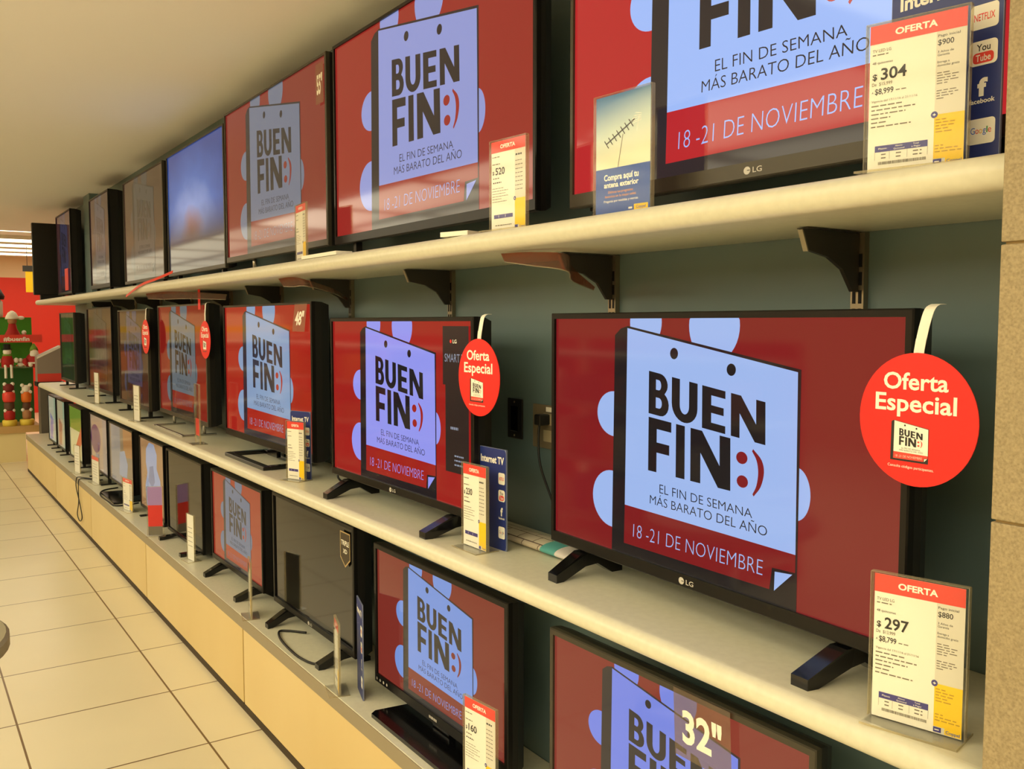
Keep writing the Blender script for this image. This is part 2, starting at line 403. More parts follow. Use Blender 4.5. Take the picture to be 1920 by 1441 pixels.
lamp(-12.65, 1.5, 0.5, 1.6, 'ceiling light added above the holiday stand to brighten it', z=2.80, group='lights at the far end', m=M_panel)  # extra lamp added to brighten the stand and the floor beside it

# ------------------------------------------------------------------ shelves, plinth, standards, brackets
def bullnose(y0, y1, zt, th):
    r = th / 2; p = [(y1, zt - th), (y1, zt)]
    p += [(y0 + r + r * 1.0 * math.cos(math.radians(a)), zt - r + r * math.sin(math.radians(a))) for a in range(90, 271, 12)]
    return p
for nm, zt, lab in (('upper', Z_UP, 'long grey upper shelf carrying the big televisions near the ceiling'), ('middle', Z_MID, 'long grey middle shelf with rounded front edge above the lowest televisions')):
    mb = MB(); mb.extrude(bullnose(YF, YW - 0.002, zt, 0.046), 'x', X_END, -0.556, M_lam)
    o = mb.build('display_shelf'); tag(o, lab, 'shelf')
    for p in o.data.polygons: p.use_smooth = abs(p.normal.x) < 0.5 and p.center.y < YF + 0.02
mb = MB(); mb.box((-11.2, 1.16, Z_LOW - 0.05), (-0.556, YW - 0.002, Z_LOW), M_lam, 0.002)
mb.box((-11.201, 1.157, Z_LOW - 0.049), (-0.556, 1.1605, Z_LOW - 0.002), M_lamedge)
tag(mb.build('plinth_worktop'), 'long grey ledge on the wooden plinth under the lowest televisions', 'worktop')
edges = [-0.57, -1.95, -3.72, -5.50, -7.28, -9.06, -11.18]
NAMES = ['nearest the tiled pillar', 'under the television on a flat black base', 'under the switched off black television', 'under the reflecting dark television', 'with the black cable loop hanging in front', 'at the far end beside the holiday stand']
for i in range(6):
    x1, x0 = edges[i] - 0.004, edges[i + 1] + 0.004
    t = thing('plinth_cabinet', 'maple wood plinth cabinet ' + NAMES[i], 'cabinet', ((x0 + x1) / 2, 1.3, 0), 0, 'plinth cabinets')
    w = (x1 - x0) / 2
    MB().box((-w, -0.12, 0.03), (w, 0.16, Z_LOW - 0.051), M_seam).build('carcass', t)
    MB().box((-w + 0.003, -0.138, 0.03), (w - 0.003, -0.121, Z_LOW - 0.052), M_wood, 0.0015).build('front_panel', t)
    MB().box((-w - 0.003, -0.1395, 0.0), (w + 0.003, 0.15, 0.0295), M_toe).build('toe_kick', t)
SX = [-1.025, -1.711, -2.495, -3.256, -4.02, -4.77, -5.52, -6.27, -7.03, -7.8]
STDL = ['behind the television with the large red disc', 'above the left part of the television with the large red disc', 'above the television beside the two wall sockets', 'left of the gap over the smart television', 'above the television with the 48 inch label', 'left of the television with the 48 inch label', 'above the television on chrome legs', 'fourth from the far end', 'third from the far end', 'closest to the grey column']
def bracket_mesh(t):
    prof = [(-0.004, 0), (-0.162, 0), (-0.146, -0.036), (-0.09, -0.046), (-0.05, -0.066), (-0.02, -0.105), (-0.004, -0.105)]
    mb = MB(); mb.extrude(prof, 'x', -0.004, 0.004, M_brk); mb.build('arm', t)
    MB().extrude([(-0.1625, -0.002), (-0.1655, -0.002), (-0.1495, -0.038), (-0.1465, -0.038)], 'x', -0.005, 0.005, M_brkedge).build('front_lip', t)
    MB().box((-0.012, -0.158, 0.0), (0.012, -0.01, 0.0015), M_brk).build('top_flange', t)
for i, x in enumerate(SX):
    t = thing('slotted_standard', 'slotted metal wall standard ' + STDL[i], 'wall standard', (x, YW, Z_MID), 0, 'slotted standards')
    mb = MB(); za = 0.002; zb2 = Z_UP - 0.046 - Z_MID - 0.002
    mb.box((-0.0135, -0.014, za), (0.0135, -0.0005, zb2), M_steel)
    z = 0.02
    while z < zb2 - 0.03:
        for sx in (-0.0062, 0.0062): mb.box((sx - 0.0034, -0.0146, z), (sx + 0.0034, -0.0138, z + 0.024), M_slot)
        z += 0.033
    mb.build('channel', t)
    t = thing('shelf_bracket', 'dark curved shelf bracket ' + STDL[i], 'bracket', (x, YW - 0.012, Z_UP - 0.0495), 0, 'shelf brackets')
    bracket_mesh(t)

# ------------------------------------------------------------------ televisions
def ring(mb, w, h, b, bb, y0, y1, m, bt=None):
    bt = b if bt is None else bt
    O = [(-w / 2, 0), (w / 2, 0), (w / 2, h), (-w / 2, h)]; I = [(-w / 2 + b, bb), (w / 2 - b, bb), (w / 2 - b, h - bt), (-w / 2 + b, h - bt)]
    c = 0.0025
    OC = [(-w / 2 + c, c), (w / 2 - c, c), (w / 2 - c, h - c), (-w / 2 + c, h - c)]
    vs = [(p[0], y1, p[1]) for p in O] + [(p[0], y0 + c, p[1]) for p in O] + [(p[0], y0, p[1]) for p in OC] + [(p[0], y0, p[1]) for p in I] + [(p[0], y0 + 0.006, p[1]) for p in I]
    fs = []
    for k in range(4):
        for i in range(4):
            j = (i + 1) % 4; fs.append((k * 4 + i, k * 4 + j, (k + 1) * 4 + j, (k + 1) * 4 + i))
    mb.add(vs, fs, m); return mb
TVG = {'U': 'televisions on the upper shelf', 'M': 'televisions on the middle shelf', 'B': 'televisions on the lowest ledge'}
def tv(row, xl, xr, zb, zt, Y, label, content, depth=0.055, yaw=0.0, b=0.014, bb=0.022, bez=None, stand='feet', logo=None, foot_dx=0.13, foot_len=(0.085, 0.11)):
    zs = {'U': Z_UP, 'M': Z_MID, 'B': Z_LOW}[row]
    w, h, c = xr - xl, zt - zb, zb - zs
    t = thing('television', label, 'television', ((xl + xr) / 2, Y, zs), yaw, TVG[row])
    bez = bez or M_bezel
    # back housing: shallow shell with a fuller lower block
    mb = MB(); d1, d2 = depth * 0.55, depth
    O = [(-w / 2, c), (w / 2, c), (w / 2, c + h), (-w / 2, c + h)]
    def rr(k): return [(p[0] * (1 - 2 * k / w), c + h / 2 + (p[1] - c - h / 2) * (1 - 2 * k / h)) for p in O]
    layers = [(O, 0.012), (rr(0.002), d1), (rr(0.012), d2)]
    vs = []; fs = []
    for pts, y in layers: vs += [(p[0], y, p[1]) for p in pts]
    for k in range(2):
        for i in range(4):
            j = (i + 1) % 4; fs.append((k * 4 + j, k * 4 + i, (k + 1) * 4 + i, (k + 1) * 4 + j)[::-1])
    fs.append((8, 11, 10, 9)); fs.append((0, 1, 2, 3))
    mb.add(vs, fs, M_black)
    mb.build('housing', t)
    mb = MB(); ring(mb, w, h, b, bb, -0.004, 0.0118, bez)
    mb.v = [(x, y, z + c) for x, y, z in mb.v]; bz = mb.build('bezel', t)
    pr = Print(w - 2 * b, h - b - bb, -w / 2 + b, c + bb, 0.0022)
    content(pr); pr.build('screen', t)
    if logo:
        pr = Print(0.052, 0.016, -0.026, c + bb * 0.5 - 0.008, -0.0045)
        if logo == 'LG':
            ml = mat('logo_silver', (200, 195, 185), 0.3)
            pr.disc(0.2, 0.5, 0.15, 0.44, ml, 1); pr.rect(0.2, 0.47, 0.33, 0.56, bez, 2); pr.text('LG', (0.45, 0.2, 0.85, 0.8), ml, 0.01, 1)
        else:
            for k in range(7): pr.rect(0.04 + 0.13 * k, 0.25, 0.04 + 0.13 * k + (0.09, 0.07, 0.10, 0.07, 0.09, 0.08, 0.09)[k], 0.75, mat('logo_silver', (200, 195, 185), 0.3), 1)
        pr.build('logo', bz)
    if stand == 'plate' and row == 'B' and logo:
        pr = Print(0.10, 0.012, -w / 2 + 0.012, c + 0.008, -0.0045)
        for k in range(4): pr.disc(0.06 + 0.24 * k, 0.5, 0.05, 0.42, mat('logo_silver', (200, 195, 185), 0.3), 1, 12)
        pr.build('button_marks', bz)
    if stand == 'feet':
        for s in (-1, 1):
            x = s * (w / 2 - foot_dx); f, r = foot_len
            prof = [(0.012, c + 0.02), (0.045, c + 0.02), (0.055, c * 0.75), (r, 0.016), (r, 0.0), (r - 0.03, 0.0), (0.038, c * 0.45), (0.004, c * 0.40), (-f + 0.022, 0.0), (-f, 0.0), (-f, 0.018), (-0.0055, c - 0.004), (0.012, c - 0.004)]
            mb = MB(); o = len(mb.v); mb.extrude(prof, 'x', -0.017, 0.017, M_blackg)
            mb.v = [(x + vx + s * (-0.012 * abs(vy) / f if vy < 0 else 0.0), vy, vz) for vx, vy, vz in mb.v]
            mb.build('foot', t)
    elif stand == 'loop':
        p = [(-0.24, -0.085, 0.011), (0.24, -0.085, 0.011), (0.24, 0.09, 0.011), (-0.24, 0.09, 0.011)]
        mb = MB()
        for a, b2 in (((-0.25, -0.095, 0), (0.25, -0.065, 0.016)), ((-0.25, 0.07, 0), (0.25, 0.10, 0.016)), ((-0.25, -0.065, 0), (-0.215, 0.07, 0.016)), ((0.215, -0.065, 0), (0.25, 0.07, 0.016))): mb.box(a, b2, M_blackg, 0.002)
        mb.build('stand_base', t)
        MB().box((-0.06, 0.028, 0.0161), (0.06, 0.046, c + 0.03), M_blackg, 0.003).build('stand_neck', t)
    elif stand == 'plate':
        prof = [(-0.245, -0.075), (-0.23, -0.095), (0.23, -0.095), (0.245, -0.075), (0.22, 0.12), (-0.22, 0.12)]
        mb = MB(); mb.extrude(prof, 'z', 0.0, 0.012, M_blackg); mb.build('stand_base', t)
        MB().box((-0.05, 0.02, 0.0121), (0.05, 0.045, c + 0.04), M_blackg, 0.004).build('stand_neck', t)
    elif stand == 'chrome':
        mb = MB(); x0 = w / 2 - 0.20
        for s in (-1, 1):
            x = s * 0.30
            mb = MB(); mb.box((x - 0.011, -0.085, 0), (x + 0.011, 0.09, 0.009), M_chrome, 0.002); mb.build('foot', t)
            mb = MB(); mb.tube([(x, 0.03, 0.009), (x, 0.03, c + 0.03)], 0.009, M_chrome); mb.build('leg', t)
        MB().box((-0.288, -0.078, 0.0), (0.288, -0.064, 0.008), M_chrome, 0.002).build('stand_bar', t)
    elif stand == 'slim':
        for s in (-1, 1):
            x = s * (w / 2 - 0.12)
            mb = MB(); mb.box((x - 0.015, -0.035, 0), (x + 0.015, 0.10, 0.009), M_black, 0.002); mb.box((x - 0.010, 0.018, 0.009), (x + 0.010, 0.04, c + 0.03), M_black); mb.build('foot', t)
    return t
def S(red, white, dark): return lambda pr: sale_screen(pr, red, white, dark)
def off(pr): pr.rect(0, 0, 1, 1, mat('screen_off', (10, 10, 10), 0.06, spec=0.5), 0)
def faint(red, white, dark): return lambda pr: sale_screen(pr, red, white, dark)
def sky_picture(pr):
    """blue abstract picture with an orange-pink spray from the lower middle"""
    m = mat('screen_sky_picture', (10, 10, 10), 0.06); N, L, b = nodes(m)
    tc = N.new('ShaderNodeTexCoord'); sep = N.new('ShaderNodeSeparateXYZ'); L.new(tc.outputs['Generated'], sep.inputs[0])
    gx = N.new('ShaderNodeMath'); gx.operation = 'SUBTRACT'; gx.inputs[1].default_value = 0.45; L.new(sep.outputs['X'], gx.inputs[0])
    gz = N.new('ShaderNodeMath'); gz.operation = 'SUBTRACT'; gz.inputs[1].default_value = 0.30; L.new(sep.outputs['Z'], gz.inputs[0])
    cb = N.new('ShaderNodeCombineXYZ'); L.new(gx.outputs[0], cb.inputs[0]); L.new(gz.outputs[0], cb.inputs[1])
    ln = N.new('ShaderNodeVectorMath'); ln.operation = 'LENGTH'; L.new(cb.outputs[0], ln.inputs[0])
    nz = N.new('ShaderNodeTexNoise'); nz.inputs['Scale'].default_value = 5; L.new(cb.outputs[0], nz.inputs[0])
    ad = N.new('ShaderNodeMath'); ad.operation = 'MULTIPLY_ADD'; ad.inputs[1].default_value = 0.22; L.new(nz.outputs[0], ad.inputs[0]); L.new(ln.outputs['Value'], ad.inputs[2])
    rp = N.new('ShaderNodeValToRGB'); L.new(ad.outputs[0], rp.inputs[0]); e = rp.color_ramp.elements
    e[0].position = 0.10; e[0].color = (*lin((170, 105, 90)), 1); e[1].position = 0.85; e[1].color = (*lin((30, 62, 130)), 1)
    for p, c in ((0.20, (165, 128, 140)), (0.34, (132, 150, 200)), (0.55, (66, 100, 168))):
        q = e.new(p); q.color = (*lin(c), 1)
    rz = N.new('ShaderNodeMapRange'); rz.inputs['From Min'].default_value = 0.22; rz.inputs['From Max'].default_value = 0.52; L.new(sep.outputs['Z'], rz.inputs[0])
    mx = N.new('ShaderNodeMixRGB'); mx.inputs[1].default_value = (*lin((58, 54, 58)), 1); L.new(rz.outputs[0], mx.inputs[0]); L.new(rp.outputs[0], mx.inputs[2])
    L.new(mx.outputs[0], b.inputs['Emission Color']); b.inputs['Emission Strength'].default_value = 1.0
    pr.rect(0, 0, 1, 1, m, 0)

# upper row, near to far
tv('U', -1.65, -0.578, 1.886, 2.53, 1.28, 'largest upper television at the right, cut off by the picture top, beside the tiled pillar', S((186, 40, 42), (160, 188, 248), (48, 40, 40)), bez=M_bezelg, b=0.012, bb=0.030, stand='slim', logo='LG')
tv('U', -2.975, -1.78, 1.896, 2.57, 1.28, 'upper television with the sale page, behind the paper sign reading 520', S((150, 38, 32), (142, 150, 206), (44, 36, 36)), depth=0.05, bez=M_bezel, b=0.012, bb=0.028, stand='slim')
tv('U', -4.21, -3.035, 1.90, 2.57, 1.28, 'upper television with the 55 inch label in its corner', S((126, 40, 34), (106, 112, 128), (44, 40, 40)), bez=M_bezelg, b=0.010, bb=0.024, stand='chrome')
tv('U', -5.36, -4.30, 1.885, 2.55, 1.30, 'upper television showing a blue swirling picture', sky_picture, bez=M_bezelg, b=0.008, bb=0.02, stand='slim')
tv('U', -6.53, -5.46, 1.88, 2.55, 1.30, 'dim upper television full of ceiling reflections, left of the blue picture', S((64, 44, 32), (58, 56, 54), (34, 30, 28)), bez=M_bezelg, b=0.008, bb=0.02, stand='slim')
tv('U', -7.80, -7.04, 1.885, 2.58, 1.30, 'narrow upper television with a thick black side, right of the grey column', S((60, 40, 34), (60, 58, 66), (30, 28, 30)), depth=0.12, b=0.012, bb=0.03, stand='slim')
tv('U', -9.40, -8.60, 1.88, 2.60, 1.28, 'upper television with dim purple screen, left of the grey column', S((58, 34, 34), (48, 46, 66), (28, 24, 28)), depth=0.09, b=0.012, bb=0.02, stand='slim')
# middle row
tv('M', -1.73, -0.78, 1.109, 1.651, 1.27, 'large middle television with the biggest red disc hung on its right corner', S((126, 24, 28), (158, 184, 236), (30, 26, 27)), yaw=-0.042, b=0.013, bb=0.026, logo='LG', depth=0.06, foot_dx=0.115)
tv('M', -2.93, -2.0, 1.109, 1.645, 1.24, 'smart television on two splayed feet left of the wall sockets', S((156, 30, 26), (146, 150, 236), (28, 24, 28)), b=0.012, bb=0.024, logo='LG', depth=0.06, foot_dx=0.12)
tv('M', -4.25, -3.175, 1.11, 1.707, 1.27, 'middle television with the 48 inch label, on a rectangular loop stand', S((160, 30, 22), (126, 152, 186), (28, 30, 46)), b=0.010, bb=0.03, stand='loop', depth=0.07)
tv('M', -5.52, -4.54, 1.112, 1.725, 1.27, 'middle television on thin chrome legs', S((122, 24, 18), (84, 96, 104), (32, 28, 26)), b=0.010, bb=0.022, bez=M_bezelg, stand='chrome', depth=0.07)
tv('M', -6.50, -5.65, 1.10, 1.71, 1.24, 'middle television left of the one on chrome legs, red disc on its corner', S((52, 26, 18), (50, 52, 72), (28, 24, 22)), b=0.010, bb=0.022, bez=M_bezelg, stand='slim', depth=0.07)
tv('M', -7.86, -6.89, 1.11, 1.74, 1.27, 'middle television just right of the grey column', S((46, 24, 16), (40, 38, 36), (24, 20, 18)), b=0.010, bb=0.022, stand='slim', depth=0.07)
tv('M', -9.36, -8.58, 1.10, 1.715, 1.28, 'last middle television, left of the grey column', S((30, 22, 18), (34, 38, 30), (24, 22, 20)), b=0.010, bb=0.022, bez=M_bezelg, stand='slim', depth=0.09)
# lowest row
def figure(pr):
    """tall pale blue figure on brown"""
    pr.rect(0, 0, 1, 1, screen_mat((150, 112, 74)), 0); a = screen_mat((138, 146, 166))
    pr.poly([(0.22, 0.04), (0.20, 0.32), (0.30, 0.52), (0.24, 0.66), (0.26, 0.86), (0.40, 0.97), (0.60, 0.97), (0.72, 0.84), (0.70, 0.64), (0.84, 0.50), (0.88, 0.22), (0.80, 0.05), (0.58, 0.02), (0.50, 0.30), (0.42, 0.02)], a, 1)
    pr.poly([(0.34, 0.40), (0.40, 0.62), (0.56, 0.66), (0.62, 0.44), (0.50, 0.34)], screen_mat((112, 116, 136)), 2)
def pale_bands(pr):
    pr.rect(0, 0, 1, 1, screen_mat((122, 104, 78)), 0); pr.rect(0.08, 0, 0.48, 1, screen_mat((128, 122, 112)), 1)
    pr.poly([(0.62, 0.5), (1, 0.56), (1, 1), (0.60, 1)], screen_mat((150, 104, 60)), 1); pr.poly([(0.42, 0.16), (0.72, 0.12), (0.78, 0.40), (0.66, 0.62), (0.46, 0.56)], screen_mat((130, 134, 140)), 2)
tv('B', -1.72, -0.955, 0.450, 0.90, 1.28, 'lowest right television with the 32 inch label, cut off by the picture bottom', S((136, 56, 44), (122, 136, 222), (62, 54, 48)), b=0.014, bb=0.03, bez=M_bezelg, stand='feet')
tv('B', -2.69, -1.90, 0.446, 0.91, 1.28, 'lowest television on a flat black base plate, beside the 160 sign', S((124, 44, 34), (116, 146, 212), (46, 40, 36)), b=0.016, bb=0.03, bez=M_bezel, stand='plate', logo='?')
tv('B', -3.66, -2.85, 0.466, 0.93, 1.28, 'switched off black television with a shield sticker in its corner', off, b=0.014, bb=0.024, logo='LG', depth=0.07)
tv('B', -4.55, -3.795, 0.46, 0.91, 1.28, 'lowest television with a dim orange sale page left of the black one', S((146, 46, 30), (92, 104, 124), (46, 42, 44)), b=0.012, bb=0.024, depth=0.07)
tv('B', -5.45, -4.72, 0.43, 0.905, 1.28, 'dark mirror-like television reflecting the floor', off, b=0.010, bb=0.018, depth=0.09)
tv('B', -6.15, -5.52, 0.45, 0.91, 1.28, 'lowest television with a pale blue figure on brown, behind the red card', figure, b=0.010, bb=0.018, depth=0.07, stand='slim')
tv('B', -7.17, -6.355, 0.48, 0.91, 1.28, 'lowest television with a faint grey and brown picture, behind the red-topped price sign', pale_bands, b=0.010, bb=0.018, depth=0.06, stand='plate')
def purple_spot(pr):
    pr.rect(0, 0, 1, 1, screen_mat((146, 122, 96)), 0); pr.disc(0.30, 0.56, 0.30, 0.27, screen_mat((82, 44, 78)), 1); pr.rect(0.28, 0.05, 0.50, 0.29, screen_mat((112, 106, 108)), 1); pr.rect(0.72, 0, 1, 1, screen_mat((132, 118, 104)), 1)
tv('B', -7.94, -7.23, 0.47, 0.91, 1.28, 'lowest television showing a purple round shape', purple_spot, b=0.010, bb=0.018, depth=0.07, stand='slim')
def green_top(pr):
    pr.rect(0, 0, 1, 1, screen_mat((170, 160, 112)), 0); pr.rect(0, 0.55, 1, 1, screen_mat((98, 116, 36)), 1); pr.poly([(0.35, 0.12), (1, 0.72), (1, 0.38), (0.5, 0.05)], screen_mat((160, 40, 26)), 2)
tv('B', -8.86, -8.21, 0.45, 0.91, 1.26, 'lowest television with green upper half and red stripe', green_top, b=0.010, bb=0.018, depth=0.14, stand='slim')
def pale(a, b2):
    def f(pr):
        pr.rect(0, 0, 1, 1, screen_mat(a), 0); pr.poly([(0.15, 0), (0.5, 0.04), (0.62, 0.5), (0.2, 0.62)], screen_mat(b2), 1); pr.rect(0.72, 0, 1, 1, screen_mat((128, 140, 116)), 1)
    return f
tv('B', -9.60, -9.11, 0.45, 0.91, 1.26, 'small pale lowest television, second from the far end', pale((156, 142, 110), (130, 84, 66)), b=0.010, bb=0.018, depth=0.08, stand='slim')
tv('B', -10.18, -9.66, 0.45, 0.91, 1.26, 'last lowest television at the far end with pale bluish screen', pale((154, 150, 126), (112, 106, 132)), b=0.010, bb=0.018, depth=0.08, stand='slim')
# television seen from behind at the shelf end
t = thing('television', 'big black television turned sideways at the far end of the upper shelf', 'television', (-9.745, 1.50, Z_UP), 0)
MB().box((-0.03, -0.385, 0.05), (0.02, 0.385, 0.73), M_black, 0.006).build('housing', t)
MB().box((-0.032, -0.36, 0.06), (-0.0305, 0.36, 0.72), mat('screen_off', (10, 10, 10), 0.06)).build('screen', t)
MB().box((-0.03, -0.33, 0.0), (0.025, -0.12, 0.05), M_black, 0.004).build('stand_base', t)

# ------------------------------------------------------------------ paper price signs, boards, tags
def holder(t, w, h, d=0.07):
    """clear acrylic T holder: two sheets and a flat base with bright edges"""
    mb = MB()
    mb.box((-w / 2 - 0.004, -0.0042, 0.0032), (w / 2 + 0.004, -0.0028, h + 0.006), M_acr)
    mb.box((-w / 2 - 0.004, 0.0028, 0.0032), (w / 2 + 0.004, 0.0042, h + 0.006), M_acr)
    mb.box((-w / 2 - 0.004, -d / 2, 0.0), (w / 2 + 0.004, d / 2, 0.003), M_acr)
    for a, b in (((-w / 2 - 0.005, -d / 2 - 0.001, 0), (w / 2 + 0.005, -d / 2, 0.003)), ((-w / 2 - 0.0055, -0.0045, 0.003), (-w / 2 - 0.004, 0.0045, h + 0.006)), ((w / 2 + 0.004, -0.0045, 0.003), (w / 2 + 0.0055, 0.0045, h + 0.006)), ((-w / 2 - 0.005, -0.0045, h + 0.006), (w / 2 + 0.005, 0.0045, h + 0.0072)), ((w / 2 + 0.004, -d / 2, 0), (w / 2 + 0.005, d / 2, 0.003))):
        mb.box(a, b, M_acre)
    mb.build('acrylic_holder', t)
def paper(t, w, h, price, full=False, first='$880', was='13,999', now='8,799', z0=0.004, skip_price=False, y=0.0):
    pr = Print(w, h, -w / 2, z0, y - 0.0016)
    pr.rect(0, 0, 1, 1, M_paper, 0); pr.rect(0.70, 0.0, 1, 0.875, M_pgrey, 1)
    pr.rect(0, 0.875, 1, 1, M_red, 2); pr.text('OFERTA', (0.27, 0.915, 0.71, 0.958), M_white, 0.035, 3)
    pr.rect(0.70, 0.045, 1, 0.335, M_yel, 2); pr.rect(0.82, 0.005, 1, 0.045, M_yel, 2)
    pr.disc(0.70, 0.335, 0.035, 0.022, M_purple, 3, 16); pr.rect(0.685, 0.332, 0.715, 0.338, M_white, 4); pr.rect(0.697, 0.326, 0.703, 0.344, M_white, 4)
    pr.rect(0.08, 0.135, 0.64, 0.178, M_purple, 2)
    if not skip_price:
        pr.text('$', (0.035, 0.632, 0.085, 0.672), M_ink, 0.02, 2); pr.text(price, (0.125, 0.628, 0.40, 0.705), M_ink, 0.018, 2)
    if full:
        pr.text('TV LED LG', (0.03, 0.818, 0.23, 0.838), M_inkg, 0.005, 2); pr.greek(0.03, 0.796, 0.20, 0.010, M_inkg, 2, 1)
        pr.text('48 quincenas', (0.03, 0.738, 0.25, 0.754), M_ink, 0.0, 2)
        pr.text('De  $' + was, (0.03, 0.590, 0.25, 0.612), M_inkg, 0.005, 2)
        pr.text('A', (0.03, 0.540, 0.05, 0.553), M_ink, 0.01, 2); pr.text('$' + now, (0.065, 0.532, 0.265, 0.570), M_ink, 0.012, 2); pr.greek(0.29, 0.540, 0.40, 0.009, M_inkg, 2, 3)
        pr.text('Pago inicial', (0.715, 0.838, 0.935, 0.854), M_ink, 0.004, 2); pr.text(first, (0.715, 0.785, 0.875, 0.820), M_ink, 0.012, 2)
        pr.text('3 Años de', (0.715, 0.735, 0.875, 0.749), M_ink, 0.004, 2); pr.text('Garantía', (0.715, 0.714, 0.835, 0.728), M_ink, 0.004, 2)
        pr.text('Entrega a', (0.715, 0.668, 0.835, 0.682), M_ink, 0.004, 2); pr.text('domicilio gratis', (0.715, 0.646, 0.935, 0.660), M_ink, 0.004, 2)
        pr.text('Vigencia del 17/11/16 al 21/11/16', (0.03, 0.478, 0.52, 0.492), M_inkg, 0.0, 2)
        for k in range(6): pr.greek(0.03, 0.448 - 0.0285 * k, (0.36, 0.50, 0.40, 0.24, 0.20, 0.46)[k], 0.011, M_inkg, 2, 20 + k)
        pr.text('Plazos', (0.12, 0.152, 0.21, 0.163), M_white, 0.004, 3); pr.text('Abono', (0.30, 0.161, 0.38, 0.171), M_white, 0.004, 3); pr.text('Quincenal', (0.285, 0.143, 0.40, 0.153), M_white, 0.004, 3)
        pr.text('Total', (0.49, 0.161, 0.55, 0.171), M_white, 0.004, 3); pr.text('a Pagar', (0.475, 0.143, 0.57, 0.153), M_white, 0.004, 3)
        for k, yy in enumerate((0.112, 0.088)):
            for x0, x1 in ((0.15, 0.20), (0.31, 0.37), (0.49, 0.58)): pr.greek(x0, yy, x1, 0.011, M_inkg, 2, 40 + k)
        for x in (0.08, 0.24, 0.43, 0.64): pr.rect(x - 0.0015, 0.08, x + 0.0015, 0.135, M_inkg, 2)
        r = random.Random(5); x = 0.12
        while x < 0.62:
            ww = r.uniform(0.003, 0.009); pr.rect(x, 0.048, x + ww, 0.068, M_inkg, 2); x += ww + r.uniform(0.003, 0.006)
        for k in range(9): pr.greek(0.715, 0.60 - 0.017 * k - (0.03 if k > 4 else 0), (0.86, 0.93, 0.90, 0.93, 0.82, 0.91, 0.93, 0.88, 0.80)[k], 0.008, M_inkg, 2, 60 + k)
        for k in range(5): pr.greek(0.715, 0.295 - 0.020 * k, (0.82, 0.91, 0.91, 0.84, 0.88)[k], 0.010, M_yeldk, 3, 80 + k)
        for k in range(3): pr.greek(0.715, 0.125 - 0.020 * k, (0.80, 0.95, 0.98)[k], 0.010, M_yeldk, 3, 90 + k)
        pr.rect(0.70, 0.008, 0.785, 0.042, M_purple, 3); pr.greek(0.715, 0.02, 0.775, 0.010, M_white, 4, 7); pr.text('Coppel', (0.835, 0.014, 0.985, 0.034), M_blue, 0.01, 3)
    else:
        pr.greek(0.03, 0.82, 0.25, 0.014, M_inkg, 2, 1); pr.greek(0.03, 0.74, 0.28, 0.014, M_inkg, 2, 2); pr.greek(0.05, 0.58, 0.26, 0.016, M_inkg, 2, 3); pr.greek(0.05, 0.53, 0.30, 0.018, M_ink, 2, 4)
        for k in range(6): pr.greek(0.03, 0.47 - 0.03 * k, (0.36, 0.50, 0.42, 0.50, 0.30, 0.46)[k], 0.009, M_inkg, 2, 20 + k)
        pr.greek(0.72, 0.80, 0.90, 0.025, M_ink, 2, 9)
        for k in range(8): pr.greek(0.715, 0.74 - 0.045 * k, 0.92, 0.012, M_inkg, 2, 60 + k)
        for x0 in (0.22, 0.42): pr.rect(x0, 0.145, x0 + 0.01, 0.17, M_white, 3)
        pr.greek(0.12, 0.05, 0.62, 0.014, M_inkg, 2, 44); pr.rect(0.70, 0.008, 0.785, 0.042, M_purple, 3); pr.text('Coppel', (0.835, 0.014, 0.985, 0.034), M_blue, 0.01, 3)
    pr.rect(0, 0, 1, 1, M_paper, -1)
    k0 = len(pr.f) - 1; pr.f[k0] = pr.f[k0][::-1]
    return pr.build('printed_sheet', t)
def sign(x, y, z, yaw, price, label, w=0.128, h=0.205, full=False, **k):
    t = thing('price_sign', label, 'price sign', (x, y, z), math.radians(yaw), 'paper price signs')
    holder(t, w, h); paper(t, w, h, price, full, **k); return t
sign(-0.722, 1.187, Z_MID, 13, '297', 'paper price sign reading OFERTA 297 at the front right of the middle shelf', full=True, h=0.212, w=0.124)
sign(-0.748, 1.184, Z_UP, 12, '304', 'paper price sign reading 304 on the upper shelf beside the tiled pillar', full=True, first='$900', was='15,999', now='8,999', w=0.130, h=0.205)
sign(-1.758, 1.184, Z_UP, 5, '520', 'paper price sign reading 520 on the upper shelf', w=0.124, h=0.205)
sign(-3.10, 1.205, Z_UP, -6, '480', 'slim looking price sign in front of the 55 inch television', w=0.128, h=0.200, skip_price=True)
sign(-1.957, 1.214, Z_MID, 1, '230', 'paper price sign reading 230 in front of the smart television', w=0.106, h=0.212)
sign(-3.190, 1.206, Z_MID, 20, '420', 'paper price sign below the 48 inch television', w=0.090, h=0.212, skip_price=True)
sign(-1.952, 1.225, Z_LOW, 6, '160', 'paper price sign reading 160 at the bottom of the picture', w=0.128, h=0.235)
sign(-2.775, 1.180, Z_LOW, -16, '', 'price sign seen nearly edge on before the switched off television', w=0.100, h=0.235, skip_price=True)
sign(-3.70, 1.19, Z_LOW, -14, '', 'pale sign seen edge on right of the dim orange television', w=0.10, h=0.235, skip_price=True)
sign(-6.257, 1.222, Z_LOW, 8, '', 'price sign with a red top on the ledge before the faint grey picture', w=0.165, h=0.205, skip_price=True)
